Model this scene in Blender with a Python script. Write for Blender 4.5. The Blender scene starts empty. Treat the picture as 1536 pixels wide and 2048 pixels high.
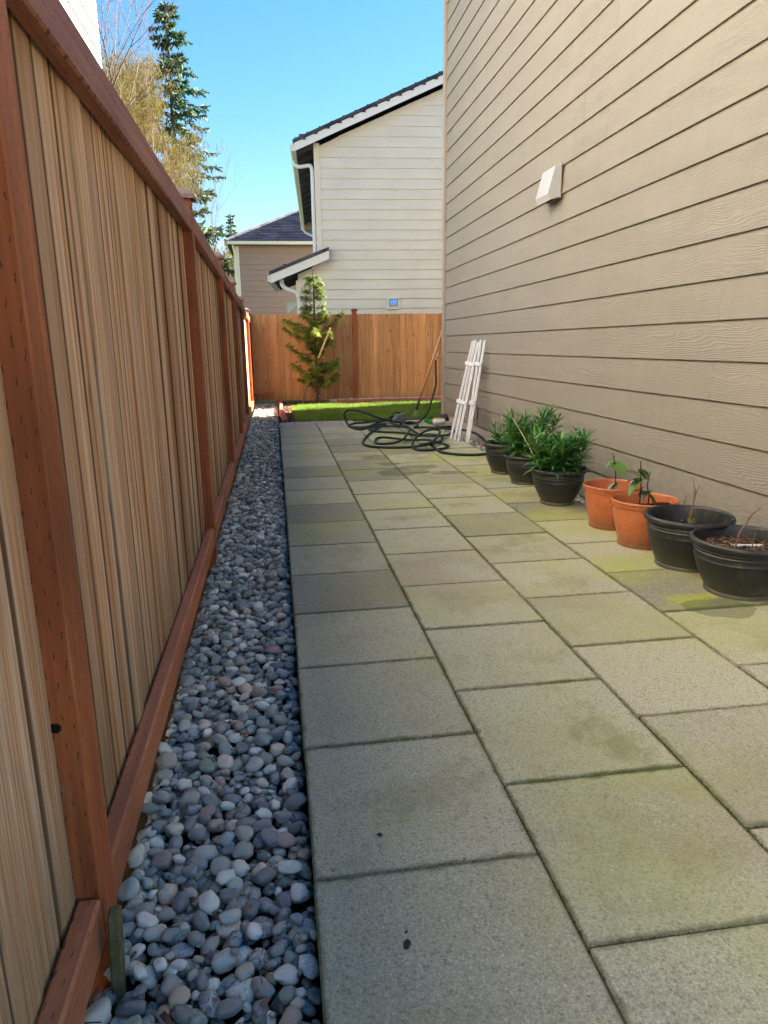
import bpy, bmesh, math, random
import numpy as np
from mathutils import Vector, Matrix, noise as mnoise

random.seed(7); rng = np.random.default_rng(7)
S = bpy.context.scene
COL = S.collection
R = math.radians

# ------------------------------------------------------------ camera
PITCH, YAW, ROLL, EYE = R(13.7548), R(8.4413), R(-.8355), 1.0149
cy, sy, cp, sp = math.cos(YAW), math.sin(YAW), math.cos(PITCH), math.sin(PITCH)
Fv = Vector((sy*cp, cy*cp, -sp)); R0 = Vector((cy, -sy, 0)); U0 = R0.cross(Fv)
Rv = R0*math.cos(ROLL)+U0*math.sin(ROLL); Uv = -R0*math.sin(ROLL)+U0*math.cos(ROLL)
cd = bpy.data.cameras.new('camera'); cam = bpy.data.objects.new('camera', cd); COL.objects.link(cam)
M = Matrix((Rv, Uv, -Fv)).transposed().to_4x4(); M.translation = Vector((0, 0, EYE)); cam.matrix_world = M
cd.sensor_fit = 'VERTICAL'; cd.sensor_height = 24; cd.lens = 1416.66*24/2048
cd.clip_start = .02; cd.clip_end = 1000
S.camera = cam

# ------------------------------------------------------------ sky and sun
SUN_AZ, SUN_EL = R(74), R(38)          # azimuth clockwise from +Y
w = bpy.data.worlds.new('World'); S.world = w; w.use_nodes = True
wn = w.node_tree; wn.nodes.clear()
sky = wn.nodes.new('ShaderNodeTexSky'); sky.sky_type = 'NISHITA'; sky.sun_disc = False
sky.sun_elevation = SUN_EL; sky.sun_rotation = SUN_AZ
sky.air_density = 1.0; sky.dust_density = .2; sky.ozone_density = 3; sky.altitude = 50
bg = wn.nodes.new('ShaderNodeBackground'); bg.inputs[1].default_value = .05
wo = wn.nodes.new('ShaderNodeOutputWorld')
hs = wn.nodes.new('ShaderNodeHueSaturation'); hs.inputs['Hue'].default_value = .505; hs.inputs['Saturation'].default_value = 1.52; hs.inputs['Value'].default_value = 1.0
gm = wn.nodes.new('ShaderNodeGamma'); gm.inputs[1].default_value = .75
wn.links.new(sky.outputs[0], gm.inputs[0]); wn.links.new(gm.outputs[0], hs.inputs['Color']); wn.links.new(hs.outputs[0], bg.inputs[0]); wn.links.new(bg.outputs[0], wo.inputs[0])
sl = bpy.data.lights.new('sun', 'SUN'); sl.energy = 5.0; sl.angle = R(.5); sl.color = (1, .92, .8)
so = bpy.data.objects.new('sun', sl); COL.objects.link(so)
sd = Vector((math.sin(SUN_AZ)*math.cos(SUN_EL), math.cos(SUN_AZ)*math.cos(SUN_EL), math.sin(SUN_EL)))
so.rotation_euler = sd.to_track_quat('Z', 'Y').to_euler(); so.location = sd*50
S.view_settings.view_transform = 'Standard'; S.view_settings.look = 'None'
S.view_settings.exposure = 3.28; S.view_settings.use_white_balance = True; S.view_settings.white_balance_temperature = 6900; S.view_settings.white_balance_tint = 10

S.view_settings.gamma = 1
S.cycles.max_bounces = 8; S.cycles.diffuse_bounces = 5

# ------------------------------------------------------------ node helpers
class NM:
    def __init__(s, name, rough=.85, spec=.3):
        s.m = bpy.data.materials.new(name); s.m.use_nodes = True
        s.t = s.m.node_tree; s.b = s.t.nodes['Principled BSDF']
        s.b.inputs['Roughness'].default_value = rough
        s.b.inputs['Specular IOR Level'].default_value = spec
    def n(s, typ, **kw):
        x = s.t.nodes.new('ShaderNode'+typ)
        for k, v in kw.items(): setattr(x, k, v)
        return x
    def put(s, sock, v):
        if v is None: return
        if isinstance(v, bpy.types.NodeSocket): s.t.links.new(v, sock)
        elif isinstance(v, (tuple, list)): sock.default_value = tuple(v) if len(v) == len(sock.default_value) else tuple(v)+(1,)
        else: sock.default_value = v
    def math(s, op, a, b=None, c=None, clamp=False):
        x = s.n('Math', operation=op); x.use_clamp = clamp
        s.put(x.inputs[0], a); s.put(x.inputs[1], b); s.put(x.inputs[2], c); return x.outputs[0]
    def co(s, kind='Object', scale=(1, 1, 1), loc=(0, 0, 0), shift=None):
        if kind == 'World': o = s.n('NewGeometry').outputs['Position']
        else: o = s.n('TexCoord').outputs[kind]
        if shift is not None:
            a = s.n('VectorMath', operation='ADD'); s.put(a.inputs[0], o); s.put(a.inputs[1], shift); o = a.outputs[0]
        mp = s.n('Mapping'); s.put(mp.inputs[0], o); mp.inputs['Scale'].default_value = scale; mp.inputs['Location'].default_value = loc
        return mp.outputs[0]
    def rand(s):
        return s.n('ObjectInfo').outputs['Random']
    def rvec(s, k=37.):
        c = s.n('CombineXYZ'); r = s.rand()
        s.put(c.inputs[0], s.math('MULTIPLY', r, k)); s.put(c.inputs[1], s.math('MULTIPLY', r, k*1.7)); s.put(c.inputs[2], s.math('MULTIPLY', r, k*.9)); return c.outputs[0]
    def noise(s, v, scale=5, detail=3, rough=.5, dist=0):
        x = s.n('TexNoise'); s.put(x.inputs['Vector'], v); x.inputs['Scale'].default_value = scale
        x.inputs['Detail'].default_value = detail; x.inputs['Roughness'].default_value = rough; x.inputs['Distortion'].default_value = dist
        return x.outputs['Fac']
    def voro(s, v, scale=5, feature='F1', out='Distance', rnd=1):
        x = s.n('TexVoronoi', feature=feature); s.put(x.inputs['Vector'], v); x.inputs['Scale'].default_value = scale
        x.inputs['Randomness'].default_value = rnd
        return x.outputs[out]
    def ramp(s, f, stops, mode='LINEAR'):
        x = s.n('ValToRGB'); x.color_ramp.interpolation = mode; e = x.color_ramp.elements
        while len(e) < len(stops): e.new(.5)
        for i, (p, c) in enumerate(stops):
            e[i].position = p; e[i].color = (*c, 1) if isinstance(c, (tuple, list)) else (c, c, c, 1)
        s.put(x.inputs[0], f); return x.outputs[0]
    def mix(s, f, a, b, mode='MIX'):
        x = s.n('Mix', data_type='RGBA', blend_type=mode); s.put(x.inputs[0], f); s.put(x.inputs[6], a); s.put(x.inputs[7], b); return x.outputs[2]
    def rng(s, v, a, b, c=0., d=1., smooth=False):
        x = s.n('MapRange'); x.interpolation_type = 'SMOOTHSTEP' if smooth else 'LINEAR'
        s.put(x.inputs[0], v)
        for i, q in enumerate((a, b, c, d)): s.put(x.inputs[i+1], q)
        return x.outputs[0]
    def xyz(s, v):
        x = s.n('SeparateXYZ'); s.put(x.inputs[0], v); return x.outputs
    def bump(s, h, strength=.3, dist=.01, prev=None):
        x = s.n('Bump'); x.inputs['Strength'].default_value = strength; x.inputs['Distance'].default_value = dist
        s.put(x.inputs['Height'], h)
        if prev is not None: s.put(x.inputs['Normal'], prev)
        return x.outputs[0]
    def out(s, col=None, normal=None, rough=None):
        s.put(s.b.inputs['Base Color'], col); s.put(s.b.inputs['Normal'], normal); s.put(s.b.inputs['Roughness'], rough); return s.m

def simple(name, col, rough=.7, spec=.3, var=.12, scale=30, bump=.15, dist=.002, metal=0):
    m = NM(name, rough, spec); v = m.co('Object', shift=m.rvec())
    n1 = m.noise(v, scale, 4, .6)
    c = m.mix(m.rng(n1, .3, .7), tuple(x*(1-var) for x in col), tuple(min(1, x*(1+var)) for x in col))
    m.b.inputs['Metallic'].default_value = metal
    return m.out(c, m.bump(n1, bump, dist))

# ---- wood for the pale cedar pickets
def mat_picket(name, stops, sc=1., green=True):
    m = NM(name, .8, .25); sh = m.rvec()
    v = m.co('Object', (1, 42*sc, .55*sc), shift=sh)
    n1 = m.noise(v, 1., 5, .62, .4)
    v2 = m.co('Object', (1, 260*sc, 5*sc), shift=sh)
    n2 = m.noise(v2, 1., 3, .6)
    v3 = m.co('Object', (1, 16*sc, .4*sc), shift=sh)
    n3 = m.noise(v3, 1., 2, .5)
    f = m.math('ADD', m.math('MULTIPLY', n1, .62), m.math('MULTIPLY', n3, .38))
    f = m.math('MULTIPLY_ADD', f, 1.35, -.175)
    c = m.ramp(f, stops)
    c = m.mix(m.rng(n2, .40, .64, 0, .75), c, m.mix(.7, c, (.17, .085, .04)))
    c = m.mix(m.math('MULTIPLY', m.rng(m.rand(), 0, 1, -.4, .45, False), 1, clamp=True), c, (.36, .22, .12))
    if green:
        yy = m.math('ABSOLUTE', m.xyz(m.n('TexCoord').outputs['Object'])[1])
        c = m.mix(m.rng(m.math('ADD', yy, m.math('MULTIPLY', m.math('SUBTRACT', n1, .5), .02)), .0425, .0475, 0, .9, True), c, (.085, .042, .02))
        r9 = m.math('FRACT', m.math('MULTIPLY', m.rand(), 17.3)); c = m.mix(1, c, m.ramp(r9, [(0, (.60, .45, .38)), (.2, (.95, .80, .72)), (.45, (1.2, 1.07, 1.0)), (.7, (.84, .72, .66)), (1, (1.25, 1.14, 1.1))]), 'MULTIPLY')
    # knots
    vk = m.co('Object', (8, 26*sc, 7*sc), shift=sh)
    k = m.voro(vk, .42*1.0)
    km = m.rng(k, .035, .085, 1, 0, True)
    c = m.mix(m.math('MULTIPLY', km, .75), c, (.10, .045, .02))
    if green:
        z = m.xyz(m.n('TexCoord').outputs['Object'])[2]
        g = m.math('MULTIPLY', m.rng(z, .03, .33, 1, 0, True), m.rng(n1, .35, .6, .2, 1))
        c = m.mix(m.math('MULTIPLY', g, .55), c, (.10, .10, .035))
        g2 = m.rng(z, 1.25, 1.5, 0, .18, True)
        c = m.mix(g2, c, (.30, .2, .06))
    b = m.bump(n2, .5, .0015); b = m.bump(n1, .4, .004, b)
    return m.out(c, b)

def mat_stained(name, base, dark, grey=True):
    """stained pressure treated lumber with rows of incising slits"""
    m = NM(name, .62, .35); tc = m.n('TexCoord').outputs['Object']; x, y, z = m.xyz(tc)
    sh = m.rvec(); ax = 'AX'
    v = m.co('Object', (60, 60, 2.2), shift=sh)
    n1 = m.noise(v, 1., 4, .6, .3)
    n4 = m.noise(m.co('Object', (5, 5, 2), shift=sh), 1, 3)
    c = m.mix(m.rng(n1, .3, .72), base, dark)
    c = m.mix(m.rng(n4, .45, .7, 0, .65), c, tuple(q*.55 for q in dark))
    # incising: local Z is the length of every stick
    u = m.math('ADD', x, y)
    row = m.math('DIVIDE', u, .0165); ri = m.math('FLOOR', row); rf = m.math('FRACT', row)
    zz = m.math('ADD', m.math('DIVIDE', z, .052), m.math('MULTIPLY', ri, .37)); zf = m.math('FRACT', zz)
    wob = m.noise(m.co('Object', (1, 1, 1), shift=sh), 90, 2)
    d1 = m.math('LESS_THAN', m.math('ABSOLUTE', m.math('SUBTRACT', rf, m.rng(wob, 0, 1, .25, .75))), .05)
    d2 = m.math('LESS_THAN', zf, m.rng(wob, .25, .75, .05, .38))
    d = m.math('MULTIPLY', d1, d2)
    c = m.mix(m.math('MULTIPLY', d, .85), c, (.012, .007, .005))
    if grey:
        g = m.rng(m.noise(m.co('Object', (9, 9, 3), shift=sh), 1.4, 5, .7), .62, .7, 0, .35)
        c = m.mix(g, c, (.30, .24, .21))
    vk = m.voro(m.co('Object', (14, 14, 5), shift=sh), .6)
    c = m.mix(m.rng(vk, .05, .1, .8, 0, True), c, (.02, .01, .007))
    b = m.bump(m.math('SUBTRACT', n1, m.math('MULTIPLY', d, 2)), .4, .0015)
    return m.out(c, b)

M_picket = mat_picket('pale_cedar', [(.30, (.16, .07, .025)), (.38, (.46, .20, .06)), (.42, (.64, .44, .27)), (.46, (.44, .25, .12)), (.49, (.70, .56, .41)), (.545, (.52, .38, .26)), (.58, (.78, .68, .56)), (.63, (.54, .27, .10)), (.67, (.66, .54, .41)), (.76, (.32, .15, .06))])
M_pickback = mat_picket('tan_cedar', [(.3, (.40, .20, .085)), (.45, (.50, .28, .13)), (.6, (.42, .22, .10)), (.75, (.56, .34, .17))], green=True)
M_stain = mat_stained('rust_stained_wood', (.43, .122, .036), (.22, .052, .018))
M_rail = mat_stained('rust_stained_rail', (.54, .205, .095), (.36, .12, .055))
M_toprail = mat_stained('red_brown_rail', (.36, .145, .095), (.20, .06, .04))
M_cap = simple('grey_brown_cap', (.17, .12, .11), .6, .4, .3, 25)
M_pt = simple('weathered_green_wood', (.13, .11, .05), .8, .2, .35, 40)

# ---- siding
def mat_siding(name, base, amp=1., rough=.55):
    m = NM(name, rough, .35); sh = m.rvec(19)
    tc = m.n('TexCoord').outputs['Object']; a = m.n('VectorMath', operation='ADD'); m.put(a.inputs[0], tc); m.put(a.inputs[1], sh)
    v = m.n('Mapping'); m.put(v.inputs[0], a.outputs[0]); v.inputs['Scale'].default_value = (1, 2.2, 9)
    n = m.noise(v.outputs[0], 1., 2, .45, .6)
    v2 = m.n('Mapping'); m.put(v2.inputs[0], a.outputs[0]); v2.inputs['Scale'].default_value = (1, 14, 30)
    n2 = m.noise(v2.outputs[0], 1., 2, .5)
    z = m.xyz(a.outputs[0])[2]
    ph = m.math('ADD', m.math('MULTIPLY', z, 2*math.pi/.0125), m.math('ADD', m.math('MULTIPLY', n, 62), m.math('MULTIPLY', n2, 2.5)))
    s1 = m.math('SINE', ph)
    s1 = m.math('POWER', m.math('MULTIPLY_ADD', s1, .5, .5), 1.8)
    fine = m.noise(m.co('Object', (1, 8, 160), shift=sh), 1, 3)
    patch = m.rng(m.noise(m.co('Object', (1, .8, 3), shift=sh), 1., 2), .38, .62, .25, 1)
    h = m.math('MULTIPLY', m.math('ADD', s1, m.math('MULTIPLY', fine, .5)), patch)
    col = m.mix(m.rng(m.noise(m.co('Object', (1, 1, 4), shift=sh), 1.5, 4), .3, .7), tuple(q*.95 for q in base), tuple(q*1.04 for q in base))
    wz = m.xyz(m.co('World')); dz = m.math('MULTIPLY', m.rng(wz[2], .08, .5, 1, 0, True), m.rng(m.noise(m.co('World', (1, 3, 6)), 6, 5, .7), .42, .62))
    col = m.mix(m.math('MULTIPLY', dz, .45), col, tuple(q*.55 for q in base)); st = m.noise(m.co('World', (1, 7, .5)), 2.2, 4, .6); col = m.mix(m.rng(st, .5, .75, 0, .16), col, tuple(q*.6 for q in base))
    return m.out(col, m.bump(h, .6*amp, .0022))
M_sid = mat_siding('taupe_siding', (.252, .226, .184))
M_sid2 = mat_siding('cream_siding', (.67, .64, .56), .4)
M_sid3 = mat_siding('brown_siding', (.30, .20, .155), .4)
M_sid4 = mat_siding('pale_grey_siding', (.62, .60, .56), .4)
M_trimtaupe = simple('taupe_trim', (.33, .28, .235), .5, .35, .04, 40, .1)
M_white = simple('white_trim', (.74, .73, .70), .5, .4, .04, 20, .05)
M_creamtrim = simple('cream_trim', (.68, .63, .52), .5, .4, .04, 20, .05)
M_plastic = simple('white_plastic', (.70, .70, .70), .38, .5, .05, 12, .03)
M_soffit = simple('dark_soffit', (.06, .06, .08), .7, .2, .1)
M_found = simple('concrete_foundation', (.40, .36, .29), .85, .2, .12, 9, .3, .004)
M_void = simple('dark_opening', (.012, .011, .01), .9, .1)

def mat_shingle():
    m = NM('charcoal_shingle', .85, .2); v = m.co('Object')
    br = m.n('TexBrick'); m.put(br.inputs['Vector'], m.co('Object', (1, 1, 1)))
    n = m.voro(m.co('Object', (3.2, 5, 7)), 1., out='Color'); g = m.xyz(n)[0]
    n2 = m.noise(v, 45, 3)
    c = m.ramp(g, [(0, (.035, .038, .052)), (.5, (.065, .07, .09)), (1, (.10, .105, .13))])
    c = m.mix(m.rng(n2, .3, .7, 0, .5), c, (.03, .03, .04)); m.t.nodes.remove(br)
    return m.out(c, m.bump(n2, .3, .004))
M_shingle = mat_shingle()

# ---- concrete pavers
def mat_paver(base=(.50, .465, .33), name='aggregate_paver', moss=1.):
    m = NM(name, .86, .25); sh = m.rvec(61); W = m.co('World'); x, y, z = m.xyz(W)
    ox, oy, oz = m.xyz(m.n('TexCoord').outputs['Object'])
    r = m.rand()
    r2 = m.math('FRACT', m.math('MULTIPLY', r, 7.31))
    tone = m.ramp(r2, [(0, .58), (.24, .70), (.3, 1.02), (1, 1.25)])
    c = m.mix(1, base, tone, 'MULTIPLY')
    v1 = m.co('Object', shift=sh)
    sp1 = m.voro(v1, 135, out='Color'); s = m.xyz(sp1)
    g = m.voro(v1, 135)
    c = m.mix(m.math('MULTIPLY', m.math('GREATER_THAN', s[0], .72), m.rng(g, .25, .6, .85, 0)), c, (.66, .63, .55))
    c = m.mix(m.math('MULTIPLY', m.math('GREATER_THAN', s[1], .74), m.rng(g, .25, .6, .48, 0)), c, (.09, .09, .075))
    fn = m.noise(v1, 420, 3, .7)
    c = m.mix(m.rng(fn, .40, .60, 0, .55), c, (.15, .15, .12)); fn3 = m.noise(v1, 190, 2, .6); c = m.mix(m.rng(fn3, .42, .6, 0, .35), c, (.12, .12, .095))
    # biological film: olive in the middle of the walk, yellow towards the house
    lo = m.noise(W, 2.1, 4, .55, .3)
    lo2 = m.math('SUBTRACT', m.noise(v1, 4.2, 6, .7, .1), m.math('MULTIPLY', m.math('ADD', m.math('MULTIPLY', ox, ox), m.math('MULTIPLY', oy, oy)), 1.6))
    side = m.rng(x, .0, 1.5, .25, 1)
    f = m.math('MULTIPLY', m.math('MULTIPLY', m.rng(lo, .38, .68, .15, 1, True), side), m.rng(m.math('FRACT', m.math('MULTIPLY', r, 5.3)), 0, 1, .45, 1.15), clamp=True)
    c = m.mix(m.math('MULTIPLY', f, .85*moss), c, (.38, .38, .10))
    f2 = m.math('MULTIPLY', m.math('MULTIPLY', m.rng(lo2, .44, .62, 0, 1, True), m.rng(x, -.1, 1.3, .6, 1)), m.math('FRACT', m.math('MULTIPLY', r, 3.7)))
    c = m.mix(m.math('MULTIPLY', f2, .6*moss), c, (.17, .16, .05))
    lo3 = m.noise(m.co('World', loc=(2, 7, 0)), 1.3, 3, .5)
    c = m.mix(m.math('MULTIPLY', m.rng(lo3, .5, .7, 0, 1, True), .28*moss), c, (.24, .16, .09))
    # bright yellow green bloom beside the nearest pot
    def blot(cx, cyy, rx, ry, warp=.12, wscale=6.):
        n = m.noise(W, wscale, 3, .6); dx = m.math('DIVIDE', m.math('SUBTRACT', x, cx), rx); dy = m.math('DIVIDE', m.math('SUBTRACT', y, cyy), ry)
        d = m.math('ADD', m.math('MULTIPLY', dx, dx), m.math('MULTIPLY', dy, dy))
        return m.math('ADD', d, m.math('MULTIPLY', m.math('SUBTRACT', n, .5), 3.2))
    for (a, b_, rx, ry, st) in ((1.59, 2.42, .10, .09, .6), (1.5, 2.75, .16, .16, .3), (1.62, 4.9, .16, .12, .4)):
        c = m.mix(m.rng(blot(a, b_, rx, ry), .2, 1.2, st, 0, True), c, (.40, .42, .04) if st != .4 else (.16, .22, .05))
    # damp patches
    for (a, b_, rx, ry) in ((.84, 6.11, .13, .13), (.95, 5.36, .2, .15), (1.1, 5.56, .16, .1), (.90, 5.75, .1, .08), (1.62, 2.32, .12, .1), (1.32, 5.25, .2, .05)):
        c = m.mix(m.rng(blot(a, b_, rx, ry), .95, 1.1, .55, 0), c, m.mix(1, c, (.30, .30, .30), 'MULTIPLY'))
    # small dark lichen specks and dirt along the edges
    sp = m.voro(m.co('World'), 13.); n6 = m.noise(W, 60, 2)
    c = m.mix(m.rng(m.math('ADD', sp, m.math('MULTIPLY', n6, .12)), .1, .125, .35, 0), c, (.07, .06, .04))
    e = m.math('MAXIMUM', m.math('ABSOLUTE', ox), m.math('ABSOLUTE', oy))
    en = m.math('ADD', e, m.math('MULTIPLY', m.math('SUBTRACT', m.noise(v1, 25, 4, .7), .5), .03))
    c = m.mix(m.rng(en, .213, .2275, 0, .55, True), c, (.075, .075, .03))
    mg = m.math('MULTIPLY', m.rng(en, .214, .226, 0, 1, True), m.rng(m.noise(W, 9, 4), .55, .66))
    c = m.mix(m.math('MULTIPLY', mg, .7), c, (.12, .15, .02))
    h = m.math('ADD', fn, m.math('MULTIPLY', g, -.8))
    return m.out(c, m.bump(h, .6, .0016))
M_paver = mat_paver()
M_brick = simple('pinkish_paver', (.40, .29, .26), .85, .2, .15, 60, .3)
M_redblock = simple('red_edging', (.30, .10, .085), .85, .2, .2, 50, .3)

# ---- river stones
def mat_stone(name, attr=False, dark=1.):
    m = NM(name, .55, .4)
    if attr:
        a = m.n('Attribute'); a.attribute_name = 'tint'; r = a.outputs['Fac']
        cx = m.n('CombineXYZ'); m.put(cx.inputs[0], m.math('MULTIPLY', r, 53.)); sh = cx.outputs[0]
    else: r = m.rand(); sh = m.rvec(53)
    c = m.ramp(r, [(0, (.07, .08, .085)), (.09, (.15, .165, .17)), (.18, (.22, .24, .19)), (.26, (.30, .27, .21)), (.33, (.10, .115, .125)), (.40, (.36, .36, .32)), (.47, (.15, .19, .15)), (.55, (.30, .22, .15)), (.60, (.55, .54, .49)), (.68, (.12, .11, .12)), (.74, (.21, .24, .26)), (.80, (.52, .44, .34)), (.85, (.08, .09, .10)), (.90, (.66, .64, .60)), (.94, (.28, .17, .13)), (.97, (.36, .38, .33))], 'CONSTANT')
    v = m.co('Object', shift=sh)
    n = m.noise(v, 60, 4, .65, .5); n2 = m.noise(v, 260, 3, .6)
    c = m.mix(m.rng(n, .38, .62, .0, .8), c, m.mix(.55, c, (.42, .44, .44)))
    c = m.mix(m.rng(n2, .52, .68, .0, .7), c, m.mix(1, c, (.25, .27, .3), 'MULTIPLY'))
    r5 = m.math('FRACT', m.math('MULTIPLY', r, 13.7))
    vein = m.math('ABSOLUTE', m.math('SUBTRACT', m.noise(v, 34, 3, .55, 1.5), .5))
    c = m.mix(m.math('MULTIPLY', m.rng(vein, .008, .028, .8, 0), m.math('GREATER_THAN', r5, .5)), c, (.45, .45, .42))
    c = m.mix(1, c, (1.5, 1.42, 1.26), 'MULTIPLY')
    if dark != 1: c = m.mix(1, c, (dark, dark, dark), 'MULTIPLY')
    return m.out(c, m.bump(n, .25, .003), m.rng(r5, 0, 1, .42, .75))
M_stone = mat_stone('river_stone'); M_stonefill = mat_stone('river_stone_fill', True)
def mat_pebble():
    m = NM('white_pebble', .7); a = m.n('Attribute'); a.attribute_name = 'tint'
    return m.out(m.ramp(a.outputs['Fac'], [(0, (.34, .31, .27)), (.5, (.50, .46, .41)), (1, (.62, .58, .54))]))
M_pebble = mat_pebble()

# ---- ground stuff
def mat_ground(name, a, b, sc=3):
    m = NM(name, .95, .1); W = m.co('World'); n = m.noise(W, sc, 6, .65); n2 = m.noise(W, sc*30, 3)
    return m.out(m.mix(m.rng(m.math('MULTIPLY_ADD', n2, .4, m.math('MULTIPLY', n, .6)), .35, .65), a, b), m.bump(n2, .5, .01))
M_ground = mat_ground('meadow_ground', (.05, .075, .02), (.09, .10, .035))
M_soil = mat_ground('dark_soil', (.018, .014, .01), (.045, .033, .02), 20)
M_sand = mat_ground('mossy_sand', (.018, .02, .008), (.06, .065, .018), 12)
M_turf = mat_ground('turf_soil', (.04, .06, .015), (.07, .08, .02), 14)
def mat_tint(name, stops, rough=.6, trans=0, spec=.3, noise_sc=0):
    m = NM(name, rough, spec); a = m.n('Attribute'); a.attribute_name = 'tint'
    c = m.ramp(a.outputs['Fac'], stops)
    if noise_sc: c = m.mix(m.rng(m.noise(m.co('Object'), noise_sc, 3), .35, .65, 0, .5), c, m.mix(1, c, (.5, .5, .5), 'MULTIPLY'))
    if trans:
        tr = m.n('BsdfTranslucent'); m.put(tr.inputs[0], c); mx = m.n('MixShader'); mx.inputs[0].default_value = trans
        m.t.links.new(m.b.outputs[0], mx.inputs[1]); m.t.links.new(tr.outputs[0], mx.inputs[2])
        m.t.links.new(mx.outputs[0], m.t.nodes['Material Output'].inputs[0])
    return m.out(c)
M_grass = mat_tint('lawn_grass', [(0, (.10, .19, .025)), (.6, (.18, .30, .045)), (.9, (.24, .32, .055)), (1, (.38, .35, .13))], .6, .35)
M_chip = mat_tint('bark_chips', [(0, (.05, .025, .016)), (.5, (.13, .065, .04)), (1, (.26, .15, .10))], .9)
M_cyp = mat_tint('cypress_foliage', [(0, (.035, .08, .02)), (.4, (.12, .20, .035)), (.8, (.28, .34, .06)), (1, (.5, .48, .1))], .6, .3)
M_fir = mat_tint('fir_needles', [(0, (.02, .055, .035)), (.5, (.05, .11, .055)), (.85, (.12, .17, .06)), (1, (.22, .16, .09))], .6, .2)
M_catkin = mat_tint('catkin_twigs', [(0, (.15, .12, .045)), (.5, (.27, .22, .07)), (1, (.38, .29, .12))], .8, .2)
M_bark = mat_tint('bark', [(0, (.07, .05, .035)), (1, (.19, .14, .10))], .9, noise_sc=8)
M_twig = mat_tint('pale_twigs', [(0, (.09, .065, .05)), (1, (.19, .14, .11))], .9)
def mat_lily(name, a, b):
    m = NM(name, .38, .5); v = m.co('Object'); r = m.rand(); n = m.noise(v, 40, 2)
    c = m.mix(m.math('MULTIPLY_ADD', n, .4, m.math('MULTIPLY', r, .6)), a, b)
    tr = m.n('BsdfTranslucent'); m.put(tr.inputs[0], c); mx = m.n('MixShader'); mx.inputs[0].default_value = .2
    m.t.links.new(m.b.outputs[0], mx.inputs[1]); m.t.links.new(tr.outputs[0], mx.inputs[2])
    m.t.links.new(mx.outputs[0], m.t.nodes['Material Output'].inputs[0])
    return m.out(c)
M_lily = mat_lily('lily_leaf', (.035, .13, .025), (.12, .30, .06))
M_leaf = mat_lily('broad_leaf', (.07, .20, .04), (.14, .26, .06))
M_leafold = mat_lily('spotted_leaf', (.16, .15, .05), (.10, .12, .04))
M_stem = simple('green_stem', (.07, .11, .03), .5, .3, .2)
M_dry = simple('dry_stalk', (.50, .36, .20), .8, .2, .25, 60)
M_cane = simple('dark_cane', (.07, .03, .025), .6, .3, .3, 60)
M_brtwig = simple('reddish_twig', (.20, .10, .06), .7, .3, .3, 60)

def mat_pot(name, col, dusty, rough):
    m = NM(name, rough, .45); x, y, z = m.xyz(m.n('TexCoord').outputs['Object']); v = m.co('Object', shift=m.rvec())
    n = m.noise(v, 14, 5, .6); n2 = m.noise(v, 160, 2)
    c = m.mix(m.rng(n, .3, .7), tuple(q*.85 for q in col), tuple(q*1.1 for q in col))
    f = m.math('MULTIPLY', m.rng(z, 0, .1, .75, 0, True), m.rng(n, .3, .6, .5, 1))
    c = m.mix(f, c, dusty); c = m.mix(m.rng(n2, .6, .8, 0, .25), c, dusty); n9 = m.noise(m.co('Object', (9, 9, 2.5), shift=m.rvec()), 3, 5, .7); c = m.mix(m.rng(n9, .52, .68, 0, .4), c, dusty)
    return m.out(c, m.bump(n2, .1, .001), m.rng(n, .3, .7, rough-.08, rough+.12))
M_potblack = mat_pot('black_pot', (.017, .017, .018), (.09, .085, .05), .42)
M_potorange = mat_pot('orange_pot', (.50, .14, .05), (.09, .06, .035), .4)
M_hose = simple('dark_green_hose', (.012, .026, .018), .6, .3, .15, 40)
M_metal = simple('dull_brass', (.35, .29, .22), .4, .5, .2, 50, .1, .001, .8)
M_steel = simple('steel', (.30, .30, .30), .35, .5, .2, 50, .1, .001, .9)
M_blackp = simple('black_grip', (.02, .02, .02), .5, .4)
M_wood = simple('varnished_handle', (.50, .26, .10), .45, .4, .15, 60)
M_greenp = simple('green_plastic', (.012, .20, .07), .35, .5)
M_yellow = simple('yellow_label', (.75, .62, .05), .5, .4, .05)
M_greyp = simple('grey_plastic', (.13, .14, .14), .5, .4)
M_whitepaint = simple('white_painted_wood', (.74, .74, .75), .6, .3, .1, 50, .2)
M_glassflap = simple('glossy_flap', (.9, .92, .95), .1, .6, .03)
M_glassflap.node_tree.nodes['Principled BSDF'].inputs['Metallic'].default_value = .9
M_rawwood = simple('raw_plywood', (.55, .38, .20), .8, .2, .1)
M_brownleaf = simple('brown_leaf', (.05, .03, .018), .8, .2, .3)

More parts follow.
